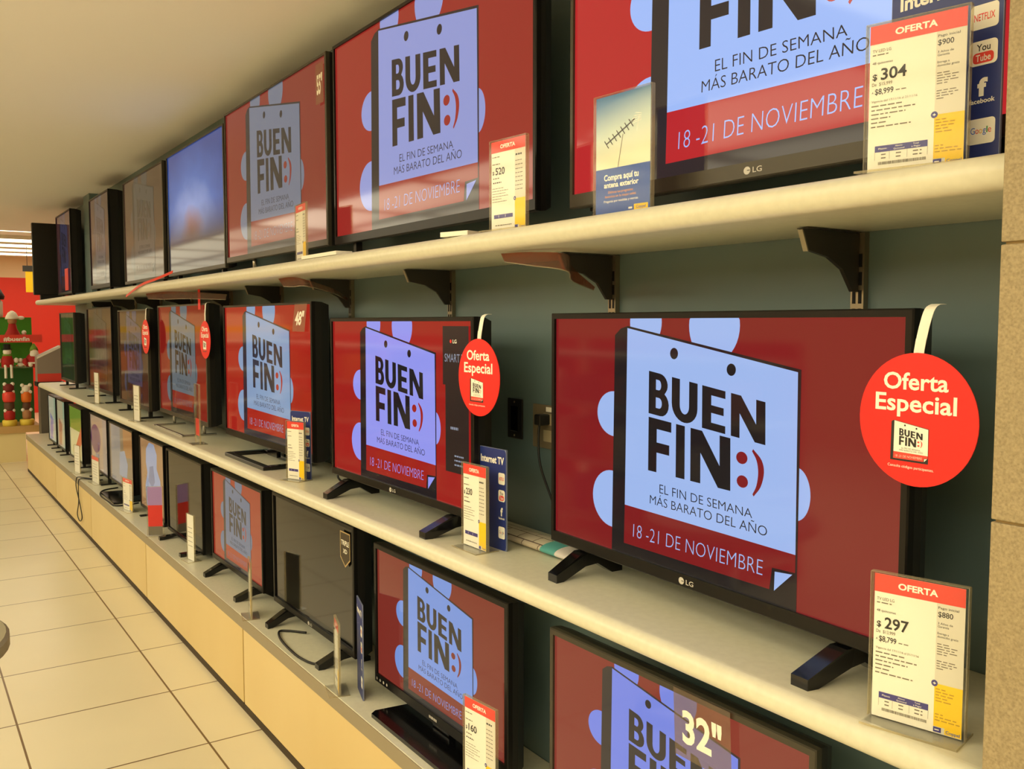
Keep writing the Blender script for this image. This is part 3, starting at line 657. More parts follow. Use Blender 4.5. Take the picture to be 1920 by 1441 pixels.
def blank(x, y, z, yaw, w, h, label, red=False):
    t = thing('price_sign', label, 'price sign', (x, y, z), math.radians(yaw), 'paper price signs')
    holder(t, w, h); pr = Print(w, h, -w / 2, 0.004, -0.0016); pr.rect(0, 0, 1, 1, M_paper, 0)
    if red: pr.rect(0, 0.86, 1, 1, M_red, 1)
    for k in range(5): pr.greek(0.1, 0.7 - 0.1 * k, 0.8, 0.02, M_inkg, 1, k)
    pr.rect(0, 0, 1, 1, M_paper, -1); pr.f[-1] = pr.f[-1][::-1]
    pr.build('printed_sheet', t)
blank(-4.752, 1.226, Z_LOW, 7, 0.085, 0.235, 'blank looking cream sign before the dark mirror-like television')
blank(-7.48, 1.235, Z_LOW, 4, 0.20, 0.20, 'cream sign with orange top before the purple round shape', red=True)
blank(-8.085, 1.20, Z_LOW, 8, 0.135, 0.22, 'cream sign before the green television')
t = thing('price_sign', 'tall clear empty sign holder with a red slip before the chrome legged television', 'price sign', (-4.42, 1.185, Z_MID), math.radians(-3), 'paper price signs')
holder(t, 0.085, 0.28); pr = Print(0.085, 0.28, -0.0425, 0.004, -0.0005); pr.rect(0.05, 0.13, 0.95, 0.42, M_red, 1); pr.rect(0.05, 0.13, 0.95, 0.42, M_red, -1); pr.f[-1] = pr.f[-1][::-1]; pr.build('red_slip', t)
blank(-5.645, 1.166, Z_MID, 5, 0.105, 0.205, 'cream sign before the middle television left of the chrome legged one')
blank(-7.045, 1.188, Z_MID, 5, 0.105, 0.215, 'cream sign on the middle shelf just right of the grey column')

def tv_board(x, y, z, yaw, w, h, label, stem=0.0):
    t = thing('internet_board', label, 'sign board', (x, y, z), math.radians(yaw), 'navy internet boards')
    pr = Print(w, h, -w / 2, 0.0, -0.0022)
    MB().box((-w / 2 - 0.001, -0.002, 0.0), (w / 2 + 0.001, 0.002, h + 0.001), mat('board_edge', (120, 128, 160), 0.4)).build('backing', t)
    pr.rrect(0, 0, 1, 1, 0.010, M_navy, 0)
    pr.text('Internet TV', (0.08, 0.855, 0.93, 0.925), M_white, 0.03, 1)
    a, b = 0.73, 0.965
    pr.rrect(a, 0.655, b, 0.77, 0.005, M_white, 1); pr.text('NETFLIX', (a + 0.03, 0.695, b - 0.03, 0.728), M_red, 0.012, 2)
    pr.rrect(a, 0.485, b, 0.60, 0.006, M_white, 1); pr.text('You', (a + 0.06, 0.553, b - 0.06, 0.585), M_ink, 0.012, 2); pr.rrect(a + 0.03, 0.495, b - 0.03, 0.545, 0.005, M_red, 2); pr.text('Tube', (a + 0.055, 0.505, b - 0.055, 0.536), M_white, 0.012, 3)
    pr.text('f', (a + 0.075, 0.345, b - 0.075, 0.425), M_white, 0.05, 1); pr.text('facebook', (a + 0.01, 0.308, b - 0.01, 0.330), M_white, 0.02, 1)
    pr.rrect(a, 0.115, b, 0.235, 0.005, M_white, 1)
    gx = a + 0.03; cols = ((60, 110, 210), (220, 60, 50), (240, 180, 30), (60, 110, 210), (50, 150, 80), (220, 60, 50)); ws = (0.038, 0.028, 0.028, 0.028, 0.010, 0.028)
    for ch, c, ww in zip('Google', cols, ws):
        hgt = 0.030 if ch in 'Gl' else 0.030
        pr.text(ch, (gx, 0.165, gx + ww, 0.195), mat('google_%d_%d_%d' % c, c, 0.5), 0.0, 2); gx += ww + 0.003
    pr.build('printed_face', t); return t
tv_board(-0.7415, 1.240, Z_UP, -1, 0.166, 0.285, 'navy board with streaming logos on the upper shelf by the tiled pillar')
tv_board(-1.947, 1.262, Z_MID, 3, 0.118, 0.258, 'navy Internet TV board in front of the smart television')
tv_board(-3.222, 1.238, Z_MID, 20, 0.108, 0.250, 'navy Internet TV board at the 48 inch television')
tv_board(-2.705, 1.232, Z_LOW, -16, 0.115, 0.315, 'navy board seen nearly edge on before the switched off television')

# antenna poster
t = thing('antenna_poster', 'blue poster with a rooftop antenna picture, in a clear stand on the upper shelf', 'poster', (-1.385, 1.205, Z_UP), math.radians(4))
w, h = 0.150, 0.237
holder(t, w, h); pr = Print(w, h, -w / 2, 0.004, -0.0016)
m = mat('poster_sky_print', (120, 165, 200), 0.45); N, L, bs = nodes(m)
tc = N.new('ShaderNodeTexCoord'); sp = N.new('ShaderNodeSeparateXYZ'); rp = N.new('ShaderNodeValToRGB'); L.new(tc.outputs['Generated'], sp.inputs[0])
ad = N.new('ShaderNodeMath'); ad.operation = 'MULTIPLY_ADD'; ad.inputs[1].default_value = -0.12; L.new(sp.outputs['X'], ad.inputs[0]); L.new(sp.outputs['Z'], ad.inputs[2]); L.new(ad.outputs[0], rp.inputs[0])
e = rp.color_ramp.elements; e[0].position = 0.40; e[0].color = (*lin((232, 232, 200)), 1); e[1].position = 0.92; e[1].color = (*lin((70, 124, 176)), 1); q = e.new(0.66); q.color = (*lin((196, 214, 206)), 1)
L.new(rp.outputs[0], bs.inputs['Base Color'])
pr.rect(0, 0, 1, 1, m, 0); pr.rect(0, 0, 1, 0.395, M_blue, 1)
def bar(pr, a, b, wd, m, lay):
    d = Vector((b[0] - a[0], (b[1] - a[1]) * 1.58, 0)).normalized(); n = (-d.y * wd, d.x * wd / 1.58)
    pr.poly([(a[0] - n[0], a[1] - n[1]), (b[0] - n[0], b[1] - n[1]), (b[0] + n[0], b[1] + n[1]), (a[0] + n[0], a[1] + n[1])], m, lay)
bar(pr, (0.42, 0.395), (0.51, 0.66), 0.006, M_inkg, 1); bar(pr, (0.20, 0.60), (0.72, 0.76), 0.010, M_ink, 2)
for k in range(7):
    x, y = 0.20 + k * 0.075, 0.60 + k * 0.023
    bar(pr, (x - 0.035, y + 0.030), (x + 0.045, y - 0.036), 0.007, M_ink, 3)
for k in range(5): bar(pr, (0.62 + 0.03 * k, 0.72 + 0.022 * k), (0.84, 0.745 + 0.012 * k), 0.004, M_white, 2)
bar(pr, (0.80, 0.78), (0.76, 0.66), 0.005, M_white, 2)
pr.text('Compra aquí tu', (0.16, 0.295, 0.80, 0.345), M_white, 0.03, 2); pr.text('antena exterior', (0.16, 0.235, 0.80, 0.280), M_white, 0.03, 2)
pr.text('Disfruta tus programas', (0.24, 0.185, 0.70, 0.205), M_orange, 0.006, 2); pr.text('favoritos en la mejor señal.', (0.18, 0.150, 0.76, 0.170), M_orange, 0.006, 2)
pr.text('Pregunta por medidas y marcas.', (0.16, 0.110, 0.80, 0.130), M_white, 0.008, 2)
pr.rect(0.72, 0.025, 0.97, 0.070, M_yel, 2); pr.text('Coppel', (0.76, 0.035, 0.93, 0.058), M_blue, 0.008, 3); pr.rect(0.62, 0.036, 0.69, 0.052, M_white, 2)
pr.build('printed_sheet', t)

# round red discs hung over television corners
def disc_tag(x, y, zc, yaw, R, ztop, ytop, label, detail=True, sx=0.0):
    t = thing('sale_disc', label, 'hanging tag', (x, y, zc), math.radians(yaw), 'round red offer discs')
    n = 56
    mb = MB(); mb.extrude([(R * math.cos(2 * math.pi * k / n), R * math.sin(2 * math.pi * k / n)) for k in range(n)], 'y', 0.0, 0.0012, M_disc); cd = mb.build('card_disc', t)
    pr = Print(2 * R, 2 * R, -R, -R, 0.0)
    pr.text('Oferta', (0.215, 0.725, 0.760, 0.850), M_white, 0.02, 1); pr.text('Especial', (0.145, 0.560, 0.830, 0.690), M_white, 0.02, 1)
    tx = lambda p: (0.29 + (p[0] - 0.2345) * 0.585, 0.18 + p[1] * 0.315)
    sale_card(pr, M_white, M_ink, M_red, tx, 1, detail, M_white)
    if detail: pr.text('Consulta códigos participantes.', (0.27, 0.130, 0.66, 0.150), M_white, 0.0, 1)
    pr.build('print', cd)
    # strap: up from the disc, over the top edge and down behind
    zt = ztop - zc; yt = ytop - y; wd = 0.0085
    path = curve([(0, 0.002, R - 0.012), (0, 0.002, R + 0.02), (0, 0.002, zt - 0.055), (0, 0.004, zt - 0.028), (0, yt * 0.35, zt - 0.006), (0, yt * 0.8, zt + 0.001), (0, yt + 0.007, zt + 0.001)], 5)
    vs = []; fs = []
    for i, p in enumerate(path):
        ox = sx * max(0.0, min(1.0, (p.z - R) / (zt - R)))
        vs += [(ox - wd, p.y, p.z), (ox + wd, p.y, p.z), (ox + wd, p.y + 0.0009, p.z + 0.0004), (ox - wd, p.y + 0.0009, p.z + 0.0004)]
    for i in range(len(path) - 1):
        a = i * 4
        for j in range(4): fs.append((a + j, a + (j + 1) % 4, a + 4 + (j + 1) % 4, a + 4 + j))
    MB().add(vs, fs, M_white).build('strap', t)
disc_tag(-0.766, 1.236, 1.487, -4, 0.0985, 1.655, 1.262, 'largest red Oferta Especial disc, hung on the right television by a white strap', sx=0.012)
disc_tag(-1.958, 1.226, 1.490, 0, 0.0985, 1.649, 1.247, 'red Oferta Especial disc hung on the smart television beside the wall sockets', sx=0.010)
disc_tag(-4.52, 1.256, 1.545, 0, 0.092, 1.725, 1.275, 'narrow looking red disc on the television with chrome legs', False)
disc_tag(-5.65, 1.226, 1.546, 0, 0.100, 1.714, 1.245, 'farthest red disc, left of the television with chrome legs', False)
# diagonal-size stickers and labels
def sticker(x, z, Y, w, h, txt, label, bg=None, shape='rect', slant=0.0, yaw=0.0):
    t = thing('size_sticker', label, 'sticker', (x, Y, z), yaw)
    pr = Print(w, h, -w / 2, 0, -0.0015)
    q = lambda a, b: (a + slant * (b - 0.5), b)
    if shape == 'rect': pr.poly([q(0, 0), q(1, 0), q(1, 1), q(0, 1)], bg, 0); pr.text(txt, (q(0.15, 0.25), q(0.85, 0.25), q(0.85, 0.72), q(0.15, 0.72)), M_white, 0.03, 1)
    o = pr.build('clear_label', t); return t
M_lab = clear('label_film', (215, 165, 140), 0.2, 0.12)
sticker(-3.085, 2.40, 1.2755, 0.07, 0.14, '55"', 'clear sticker reading 55 inches on the corner of an upper television', M_lab)
sticker(-3.285, 1.595, 1.2655, 0.125, 0.105, '48"', 'clear sticker reading 48 inches on the corner of a middle television', M_lab, slant=0.25)
sticker(-1.215, 0.765, 1.272, 0.150, 0.135, '32"', 'clear sticker reading 32 inches hanging on the lowest right television', M_lab, slant=-0.05)
t = thing('shield_sticker', 'small shield shaped sticker on the corner of the switched off television', 'sticker', (-2.915, 1.2755, 0.775))
pr = Print(0.085, 0.125, -0.0425, 0, -0.001)
pr.poly([(0, 1), (0, 0.25), (0.5, 0), (1, 0.25), (1, 1)], mat('sticker_gold', (196, 170, 120), 0.4, 0.3), 0); pr.poly([(0.05, 0.965), (0.05, 0.275), (0.5, 0.05), (0.95, 0.275), (0.95, 0.965)], mat('sticker_brown', (58, 46, 30), 0.4), 1)
pr.text('TRIPLE', (0.12, 0.62, 0.88, 0.76), M_paper, 0.02, 2); pr.text('XD', (0.3, 0.40, 0.7, 0.52), M_paper, 0.02, 2)
pr.build('print', t)
t = thing('smart_label', 'dark SMART TV strip label down the right side of the smart television screen', 'sticker', (-2.085, 1.2345, 1.14))
pr = Print(0.135, 0.48, -0.0675, 0, -0.0012); ms = mat('label_black', (30, 26, 38), 0.25); ml = mat('label_print', (120, 140, 200), 0.5)
pr.poly([(0, 1), (0, 0.67), (0.10, 0.67), (0.10, 0.18), (1, 0.18), (1, 1)], ms, 0)
pr.disc(0.32, 0.915, 0.035, 0.010, M_disc, 1, 14); pr.text('LG', (0.40, 0.905, 0.55, 0.925), M_white, 0.01, 1); pr.text('SMART TV', (0.08, 0.80, 0.95, 0.845), ml, 0.0, 1)
pr.greek(0.3, 0.42, 0.6, 0.02, ml, 1, 3)
for k in range(3): pr.greek(0.45, 0.27 - 0.025 * k, 0.8, 0.012, ml, 1, k)
pr.build('print', t)
# far red tag on the upper television by the column
for xx, lab in ((-8.83, 'small red tag on the far upper television left of the grey column'),):
    mb = MB(); mb.box((-0.09, -0.002, 0), (0.09, 0, 0.19), M_disc); tag(mb.build('red_tag'), lab, 'hanging tag', loc=(xx, 1.2735, 1.91))
# red card in a clear stand, standing across the ledge
t = thing('promo_card', 'red card standing crosswise in a clear stand before the dark mirror-like television', 'promo card', (-5.43, 1.205, Z_LOW), math.radians(62))
holder(t, 0.080, 0.28); pr = Print(0.080, 0.28, -0.040, 0.004, -0.0016); pr.rect(0, 0, 1, 1, M_disc, 0); pr.rect(0, 0.62, 1, 1, mat('lilac_screen_light', (176, 140, 205), 0.5), 1); pr.rect(0, 0, 1, 0.18, M_inkg, 1); pr.rect(0, 0, 1, 1, M_disc, -1); pr.f[-1] = pr.f[-1][::-1]; pr.build('printed_sheet', t)  # lilac top paints the purple screen light seen through the clear upper part

# ------------------------------------------------------------------ sockets, cables, rolled paper, small bits
t = thing('wall_socket', 'black unused wall plate beside the smart television', 'socket', (-2.143, YW, 1.355), 0)
MB().box((-0.037, -0.007, -0.0575), (0.037, -0.0005, 0.0575), M_black, 0.003).build('plate', t); pl = t.children[0]
MB().box((-0.017, -0.0095, -0.036), (0.017, -0.0071, 0.036), M_blackg, 0.001).build('insert', t)
for s in (-1, 1): MB().lathe([(0.003, 0), (0.003, 0.001)], (0, 0, 0), M_steel, 10).build('screw', pl).matrix_local = Matrix.Translation((0, -0.0071, 0.048 * s)) @ Matrix.Rotation(math.pi / 2, 4, 'X')
t = thing('wall_socket', 'grey double wall socket with a black plug and white label', 'socket', (-2.0, YW, 1.345), 0)
M_plate = mat('socket_grey', (132, 120, 96), 0.4, 0.2)
MB().box((-0.055, -0.006, -0.060), (0.062, -0.0005, 0.060), M_plate, 0.003).build('plate', t)
for z0 in (0.022, -0.024): MB().box((-0.002, -0.0085, z0 - 0.016), (0.036, -0.0061, z0 + 0.016), mat('socket_face', (170, 158, 128), 0.4), 0.001).build('outlet', t)
MB().box((-0.034, -0.010, 0.002), (-0.024, -0.0061, 0.010), mat('socket_toggle', (210, 204, 180), 0.4)).build('switch', t)
MB().box((0.010, -0.0075, 0.042), (0.052, -0.0061, 0.055), M_white).build('label', t)
t = thing('power_plug', 'black power plug and cable in the grey wall socket', 'plug', (-1.985, YW - 0.009, 1.367))
MB().box((-0.013, -0.034, -0.015), (0.017, -0.0005, 0.015), M_black, 0.004).build('plug_body', t)
MB().tube(curve([(0.002, -0.026, -0.014), (0.004, -0.030, -0.05), (0.018, -0.034, -0.12), (0.07, -0.036, -0.20), (0.12, -0.038, -0.27)], 6), 0.0032, M_cable).build('cord', t)
t = thing('rolled_paper', 'flattened roll of printed paper lying along the back of the middle shelf', 'paper roll', (-1.86, 1.36, Z_MID))
m = mat('newsprint', (196, 186, 160), 0.7); N, L, bs = nodes(m)
tc = N.new('ShaderNodeTexCoord'); bk = N.new('ShaderNodeTexBrick'); bk.inputs['Scale'].default_value = 1; bk.inputs['Brick Width'].default_value = 0.07; bk.inputs['Row Height'].default_value = 0.035; bk.inputs['Mortar Size'].default_value = 0.0016
bk.inputs['Color1'].default_value = (*lin((200, 190, 166)), 1); bk.inputs['Color2'].default_value = (*lin((186, 172, 148)), 1); bk.inputs['Mortar'].default_value = (*lin((90, 70, 60)), 1)
L.new(tc.outputs['Object'], bk.inputs[0]); L.new(bk.outputs[0], bs.inputs['Base Color'])
prof = [(0.045 * math.cos(math.radians(a)), 0.014 + 0.014 * math.sin(math.radians(a))) for a in range(0, 360, 20)]
MB().extrude(prof, 'x', -0.22, 0.045, m, True).build('sheet', t)
MB().extrude([(p[0] * 1.01, 0.014 + (p[1] - 0.014) * 1.03) for p in prof], 'x', 0.045, 0.105, mat('newsprint_teal', (84, 160, 156), 0.6), True).build('teal_band', t)
MB().extrude(prof, 'x', 0.105, 0.17, mat('newsprint_pale', (214, 206, 200), 0.6), True).build('sheet_end', t)
def cable(name, pts, r, label, n=8):
    mb = MB(); mb.tube(curve(pts, n), r, M_cable); return tag(mb.build(name), label, 'cable')
cable('cable', [(-2.875, 1.24, 0.410), (-2.97, 1.175, 0.410), (-3.06, 1.165, 0.410), (-3.20, 1.185, 0.410), (-3.26, 1.235, 0.410), (-3.20, 1.275, 0.410), (-3.12, 1.282, 0.413)][::-1] if False else [(-3.10, 1.30, 0.410), (-3.02, 1.215, 0.410), (-3.12, 1.18, 0.410), (-3.32, 1.187, 0.410), (-3.43, 1.215, 0.410), (-3.42, 1.25, 0.410), (-3.36, 1.30, 0.410)], 0.0045, 'black cable looped on the ledge under the switched off television')
cable('cable', [(-7.55, 1.28, 0.409), (-7.68, 1.20, 0.412), (-7.70, 1.160, 0.413), (-7.71, 1.148, 0.395), (-7.72, 1.146, 0.33), (-7.74, 1.148, 0.22), (-7.82, 1.148, 0.12), (-7.72, 1.148, 0.08), (-7.60, 1.148, 0.13), (-7.70, 1.148, 0.23), (-7.82, 1.146, 0.33), (-7.81, 1.147, 0.395), (-7.80, 1.160, 0.413), (-7.72, 1.21, 0.412), (-7.58, 1.30, 0.409)], 0.0038, 'thin black cable loop hanging over the plinth front')
cable('cable', [(-7.16, 1.33, 0.409), (-7.10, 1.22, 0.409), (-6.90, 1.165, 0.410), (-6.62, 1.168, 0.410), (-6.46, 1.175, 0.410), (-6.44, 1.25, 0.409), (-6.47, 1.33, 0.409)], 0.005, 'black cable curled on the ledge by the red-topped price sign')
cable('cable', [(-3.07, 1.40, 1.10), (-3.04, 1.36, 1.062), (-3.02, 1.32, 1.056), (-3.03, 1.30, 1.08), (-3.05, 1.33, 1.12), (-3.08, 1.38, 1.15)], 0.004, 'black cable between the smart television and the 48 inch one')
cable('cable', [(-1.76, 1.38, 2.12), (-1.72, 1.395, 2.06), (-1.69, 1.405, 1.98), (-1.69, 1.40, 1.91), (-1.73, 1.38, 1.85)], 0.0045, 'black cable hanging in the gap between the two right upper televisions')
t = thing('adapter_box', 'black wall box behind the cable between the right upper televisions', 'box', (-1.71, YW, 1.96))
MB().box((-0.045, -0.05, -0.06), (0.045, -0.001, 0.06), M_black, 0.004).build('case', t); MB().lathe([(0.006, 0), (0.006, 0.004)], (0, 0, 0), M_steel, 10).build('connector', t).matrix_local = Matrix.Translation((0.02, -0.0501, 0.045)) @ Matrix.Rotation(math.pi / 2, 4, 'X')
def flat(name, a, b, m, label, cat, rz=0):
    mb = MB(); cx, cy = (a[0] + b[0]) / 2, (a[1] + b[1]) / 2
    mb.box((a[0] - cx, a[1] - cy, 0), (b[0] - cx, b[1] - cy, b[2] - a[2]), m); o = mb.build(name); o.location = (cx, cy, a[2]); o.rotation_euler.z = rz
    return tag(o, label, cat)
flat('paper_sheet', (-2.95, 1.145, Z_UP + 0.0005), (-2.66, 1.20, Z_UP + 0.012), M_paper, 'white paper lying on the upper shelf edge left of the 520 sign', 'paper')
flat('paper_sheet', (-1.99, 1.142, Z_UP + 0.0005), (-1.90, 1.19, Z_UP + 0.012), M_paper, 'small white card lying on the upper shelf right beside the 520 sign', 'paper', 0.3)
# clear bent strips hanging under the upper shelf
def strip(top, bot, m, label):
    T, B = curve(top, 6), curve(bot, 6); n = len(T); vs = [v[:] for v in T] + [v[:] for v in B]
    vs += [(v[0], v[1] + 0.0015, v[2]) for v in vs]
    fs = [(i, i + 1, n + i + 1, n + i) for i in range(n - 1)] + [(2 * n + i, 3 * n + i, 3 * n + i + 1, 2 * n + i + 1) for i in range(n - 1)]
    o = thing('shelf_strip', label, 'shelf strip', top[0])
    mb = MB(); mb.add([(v[0] - top[0][0], v[1] - top[0][1], v[2] - top[0][2]) for v in vs], fs, m); mb.build('clear_sheet', o)
    p = [Vector(b) - Vector(top[0]) for b in bot]
    MB().tube(curve(p, 5), 0.0016, M_acre, 5).build('rolled_edge', o)
ZU = Z_UP - 0.0485
strip([(-1.80, 1.19, ZU), (-1.68, 1.19, ZU - 0.004), (-1.60, 1.23, ZU - 0.012), (-1.668, 1.30, ZU - 0.035), (-1.745, 1.43, ZU - 0.075)], [(-1.785, 1.19, ZU - 0.02), (-1.68, 1.19, ZU - 0.034), (-1.60, 1.23, ZU - 0.048), (-1.668, 1.30, ZU - 0.066), (-1.75, 1.43, ZU - 0.082)], M_acrred, 'clear reddish plastic strip bent under the upper shelf near the 520 sign')
strip([(-3.30, 1.19, ZU), (-3.16, 1.19, ZU), (-3.06, 1.20, ZU - 0.012), (-3.10, 1.32, ZU - 0.04), (-3.24, 1.44, ZU - 0.07)], [(-3.25, 1.19, ZU - 0.03), (-3.15, 1.19, ZU - 0.034), (-3.04, 1.20, ZU - 0.036), (-3.09, 1.32, ZU - 0.058), (-3.25, 1.44, ZU - 0.078)], M_acrred, 'clear plastic strip curling under the upper shelf over the 48 inch television')
strip([(-5.45, 1.19, ZU), (-5.05, 1.19, ZU), (-4.65, 1.20, ZU - 0.01), (-4.30, 1.30, ZU - 0.03)], [(-5.40, 1.19, ZU - 0.03), (-5.05, 1.19, ZU - 0.04), (-4.65, 1.20, ZU - 0.045), (-4.32, 1.30, ZU - 0.055)], M_acrred, 'clear strip with red print under the upper shelf over the chrome legged television')
# red tape hanging over the upper shelf edge
mb = MB(); P = curve([(-4.80, 1.18, Z_UP + 0.045), (-5.0, 1.145, Z_UP + 0.016), (-5.25, 1.121, Z_UP - 0.008), (-5.62, 1.118, Z_UP - 0.060)], 6); vs = []; fs = []
for p in P: vs += [(p.x - 0.006, p.y, p.z - 0.007), (p.x + 0.006, p.y, p.z + 0.007), (p.x + 0.006, p.y + 0.0015, p.z + 0.007), (p.x - 0.006, p.y + 0.0015, p.z - 0.007)]
for i in range(len(P) - 1):
    for j in range(4): fs.append((i * 4 + j, i * 4 + (j + 1) % 4, i * 4 + 4 + (j + 1) % 4, i * 4 + 4 + j))
mb.add(vs, fs, mat('tape_red', (222, 62, 44), 0.4)); tag(mb.build('red_tape'), 'red tape hanging slantwise over the front edge of the upper shelf', 'tape')
mb = MB(); mb.box((-0.02, -0.001, -0.10), (0.02, 0.0, 0), M_disc); tag(mb.build('red_tag'), 'little red tag hanging under the upper shelf over the chrome legged television', 'hanging tag', loc=(-4.62, 1.26, Z_UP - 0.047))

# round table corner across the aisle
t = thing('round_table', 'grey round table top just entering at the left picture edge', 'table', (-2.64, -0.125, 0))
MB().lathe([(0.33, 0.805), (0.343, 0.812), (0.343, 0.838), (0.335, 0.845), (0.0005, 0.845)], (0, 0, 0), mat('table_grey', (150, 142, 116), 0.5), 48, False).build('table_top', t)
MB().lathe([(0.035, 0.02), (0.035, 0.804)], (0, 0, 0), M_chrome, 20).build('column', t); MB().lathe([(0.22, 0), (0.22, 0.008), (0.05, 0.019)], (0, 0, 0), M_chrome, 32).build('foot_plate', t)

# ------------------------------------------------------------------ far end: holiday display stand
M_grn = mat('green_panel', (72, 150, 34), 0.6); M_grnd = mat('green_panel_lower', (44, 104, 40), 0.6)
t = thing('display_stand', 'green backed display stand of holiday figures at the far end of the aisle', 'display stand', (-12.35, 0.6, 0))
MB().box((-0.25, -0.1, 0.0), (0.33, 0.64, 0.34), mat('cream_base', (246, 228, 166), 0.5)).build('base', t)
MB().box((-0.25, -0.12, 0.341), (0.36, 0.80, 0.42), noisy('stand_wood', (206, 168, 104), (190, 150, 88), 4, 0.5)).build('base_board', t)
MB().box((-0.24, -0.1, 0.421), (-0.20, 0.80, 1.09), M_grnd).build('lower_back_panel', t); MB().box((-0.24, -0.1, 1.1105), (-0.20, 0.80, 1.69), M_grn).build('upper_back_panel', t)
MB().box((-0.199, -0.1, 1.091), (0.22, 0.80, 1.105), clear('shelf_glass', (220, 235, 220), 0.05, 0.15)).build('shelf', t); MB().box((-0.199, -0.1, 1.42), (0.22, 0.80, 1.432), clear('shelf_glass', (220, 235, 220), 0.05, 0.15)).build('shelf', t)
MB().box((0.221, -0.1, 1.394), (0.229, 0.86, 1.484), M_red).build('banner', t)
pr = Print(0.27, 0.09, 0, 0, 0)
pr.text('#buenfin', (0, 0.2, 1, 0.72), M_white, 0.03, 1)
mo = pr.build('banner_print', t); mo.matrix_local = Matrix.Translation((0.2295, 0.455, 1.394)) @ Matrix.Rotation(math.pi / 2, 4, 'Z')
# figures
M_skin = mat('doll_skin', (222, 176, 140), 0.6); M_drd = mat('doll_red', (178, 32, 26), 0.7); M_wht = mat('doll_white', (244, 238, 220), 0.8); M_dbk = mat('doll_black', (30, 26, 24), 0.6); M_tan = mat('doll_tan', (178, 128, 84), 0.7); M_ora = mat('doll_orange', (236, 120, 30), 0.6); M_hgreen = mat('doll_green', (120, 160, 50), 0.7); M_yelb = mat('doll_yellow', (240, 214, 80), 0.6)
def santa(y, z, x=-12.17):
    t = thing('holiday_doll', 'red coated doll with a white beard and green cap sitting on the stand shelf', 'doll', (x, y, z))
    MB().lathe([(0.085, 0.0), (0.095, 0.06), (0.08, 0.12), (0.04, 0.16)], (0, 0, 0), M_drd, 18).build('coat', t)
    MB().lathe([(0.097, 0.035), (0.099, 0.045), (0.097, 0.055)], (0, 0, 0), M_wht, 18).build('belt_trim', t)
    MB().ball((0.02, 0, 0.175), 0.045, M_skin).build('head', t)
    MB().ball((0.045, 0, 0.145), 0.05, M_wht, (0.7, 1.0, 1.1)).build('beard', t)
    MB().lathe([(0.05, 0.19), (0.035, 0.23), (0.006, 0.275)], (0.01, 0, 0), M_hgreen, 14).build('cap', t)
    for s in (-1, 1):
        MB().ball((0.05, 0.10 * s, 0.06), 0.034, M_drd, (1.1, 0.9, 1.3)).build('arm', t); MB().ball((0.10, 0.05 * s, 0.025), 0.03, M_wht, (1.3, 0.8, 0.8)).build('boot', t)
santa(1.372, 1.1055)
t = thing('holiday_doll', 'doll with a black hat and long white legs dangling from the stand shelf', 'doll', (-12.13, 1.088, 1.1055))
MB().lathe([(0.06, 0.0), (0.07, 0.07), (0.045, 0.14)], (0, 0, 0), M_drd, 16).build('coat', t); MB().ball((0.01, 0, 0.18), 0.045, M_wht).build('head', t)
MB().lathe([(0.06, 0.205), (0.06, 0.212), (0.038, 0.216), (0.036, 0.27)], (0.0, 0, 0), M_dbk, 16).build('hat', t); MB().lathe([(0.048, 0.13), (0.05, 0.145), (0.044, 0.155)], (0.0, 0, 0), M_hgreen, 14).build('scarf', t)
for s in (-1, 1):
    MB().tube(curve([(0.03, 0.03 * s, 0.02), (0.10, 0.03 * s, 0.01), (0.105, 0.03 * s, -0.05), (0.105, 0.03 * s, -0.125)], 5), 0.014, M_wht).build('leg', t)
    MB().ball((0.02, 0.09 * s, 0.08), 0.026, M_wht, (1, 1, 1.2)).build('hand', t)
for y, z, lab in ((1.28, 1.4325, 'small white doll with red scarf on the top shelf of the stand'), (1.226, 1.1055, 'small pale doll lying between the black hatted doll and the bearded doll')):
    t = thing('holiday_doll', lab, 'doll', (-12.22 if z > 1.2 else -12.15, y, z)); MB().ball((0, 0, 0.03), 0.034, M_wht, (1, 1, 0.88)).build('body', t); MB().ball((0.01, 0, 0.078), 0.026, M_wht).build('head', t); MB().lathe([(0.022, 0.052), (0.027, 0.058), (0.022, 0.064)], (0, 0, 0), M_drd, 12).build('scarf', t)
    MB().tube([(0.02, 0.02, 0.035), (0.05, 0.035, 0.03)], 0.008, M_wht).build('arm', t)
t = thing('holiday_doll', 'red doll with a big white floppy hat on the top shelf', 'doll', (-12.26, 1.165, 1.4325))
MB().lathe([(0.10, 0.0), (0.085, 0.05), (0.05, 0.12), (0.04, 0.18)], (0, 0, 0), M_drd, 18).build('coat', t); MB().ball((0.0, 0, 0.215), 0.05, M_tan).build('head', t)
MB().lathe([(0.075, 0.235), (0.07, 0.26), (0.045, 0.31), (0.01, 0.335)], (0, 0, 0), M_wht, 16).build('hat', t); MB().ball((0.0, 0.09, 0.25), 0.032, M_wht, (1, 1.3, 0.7)).build('hat_tip', t)
def stack(y, cols, label, eye=True):
    t = thing('stacked_toy', label, 'toy', (-12.08, y, 0.4205))
    MB().lathe([(0.075, 0), (0.078, 0.06), (0.07, 0.07)], (0, 0, 0), M_yelb, 18).build('base', t)
    z = 0.071
    for k, (m, r, hh) in enumerate(cols):
        MB().lathe([(r * 0.85, 0), (r, hh * 0.25), (r, hh * 0.75), (r * 0.85, hh)], (0, 0, z), m, 18).build('block', t)
        if eye and k % 2 == 0 or k == len(cols) - 1:
            for s in (-1, 1): MB().ball((0.02, s * 0.04, z + hh), 0.022, M_wht).build('eye', t)
        z += hh
stack(1.085, [(M_drd, 0.06, 0.11), (mat('toy_brown', (96, 66, 44), 0.7), 0.055, 0.10), (M_red, 0.068, 0.12), (mat('toy_darkred', (120, 34, 26), 0.7), 0.058, 0.09)], 'tall stacked toy with red block on a yellow base, left of the two')
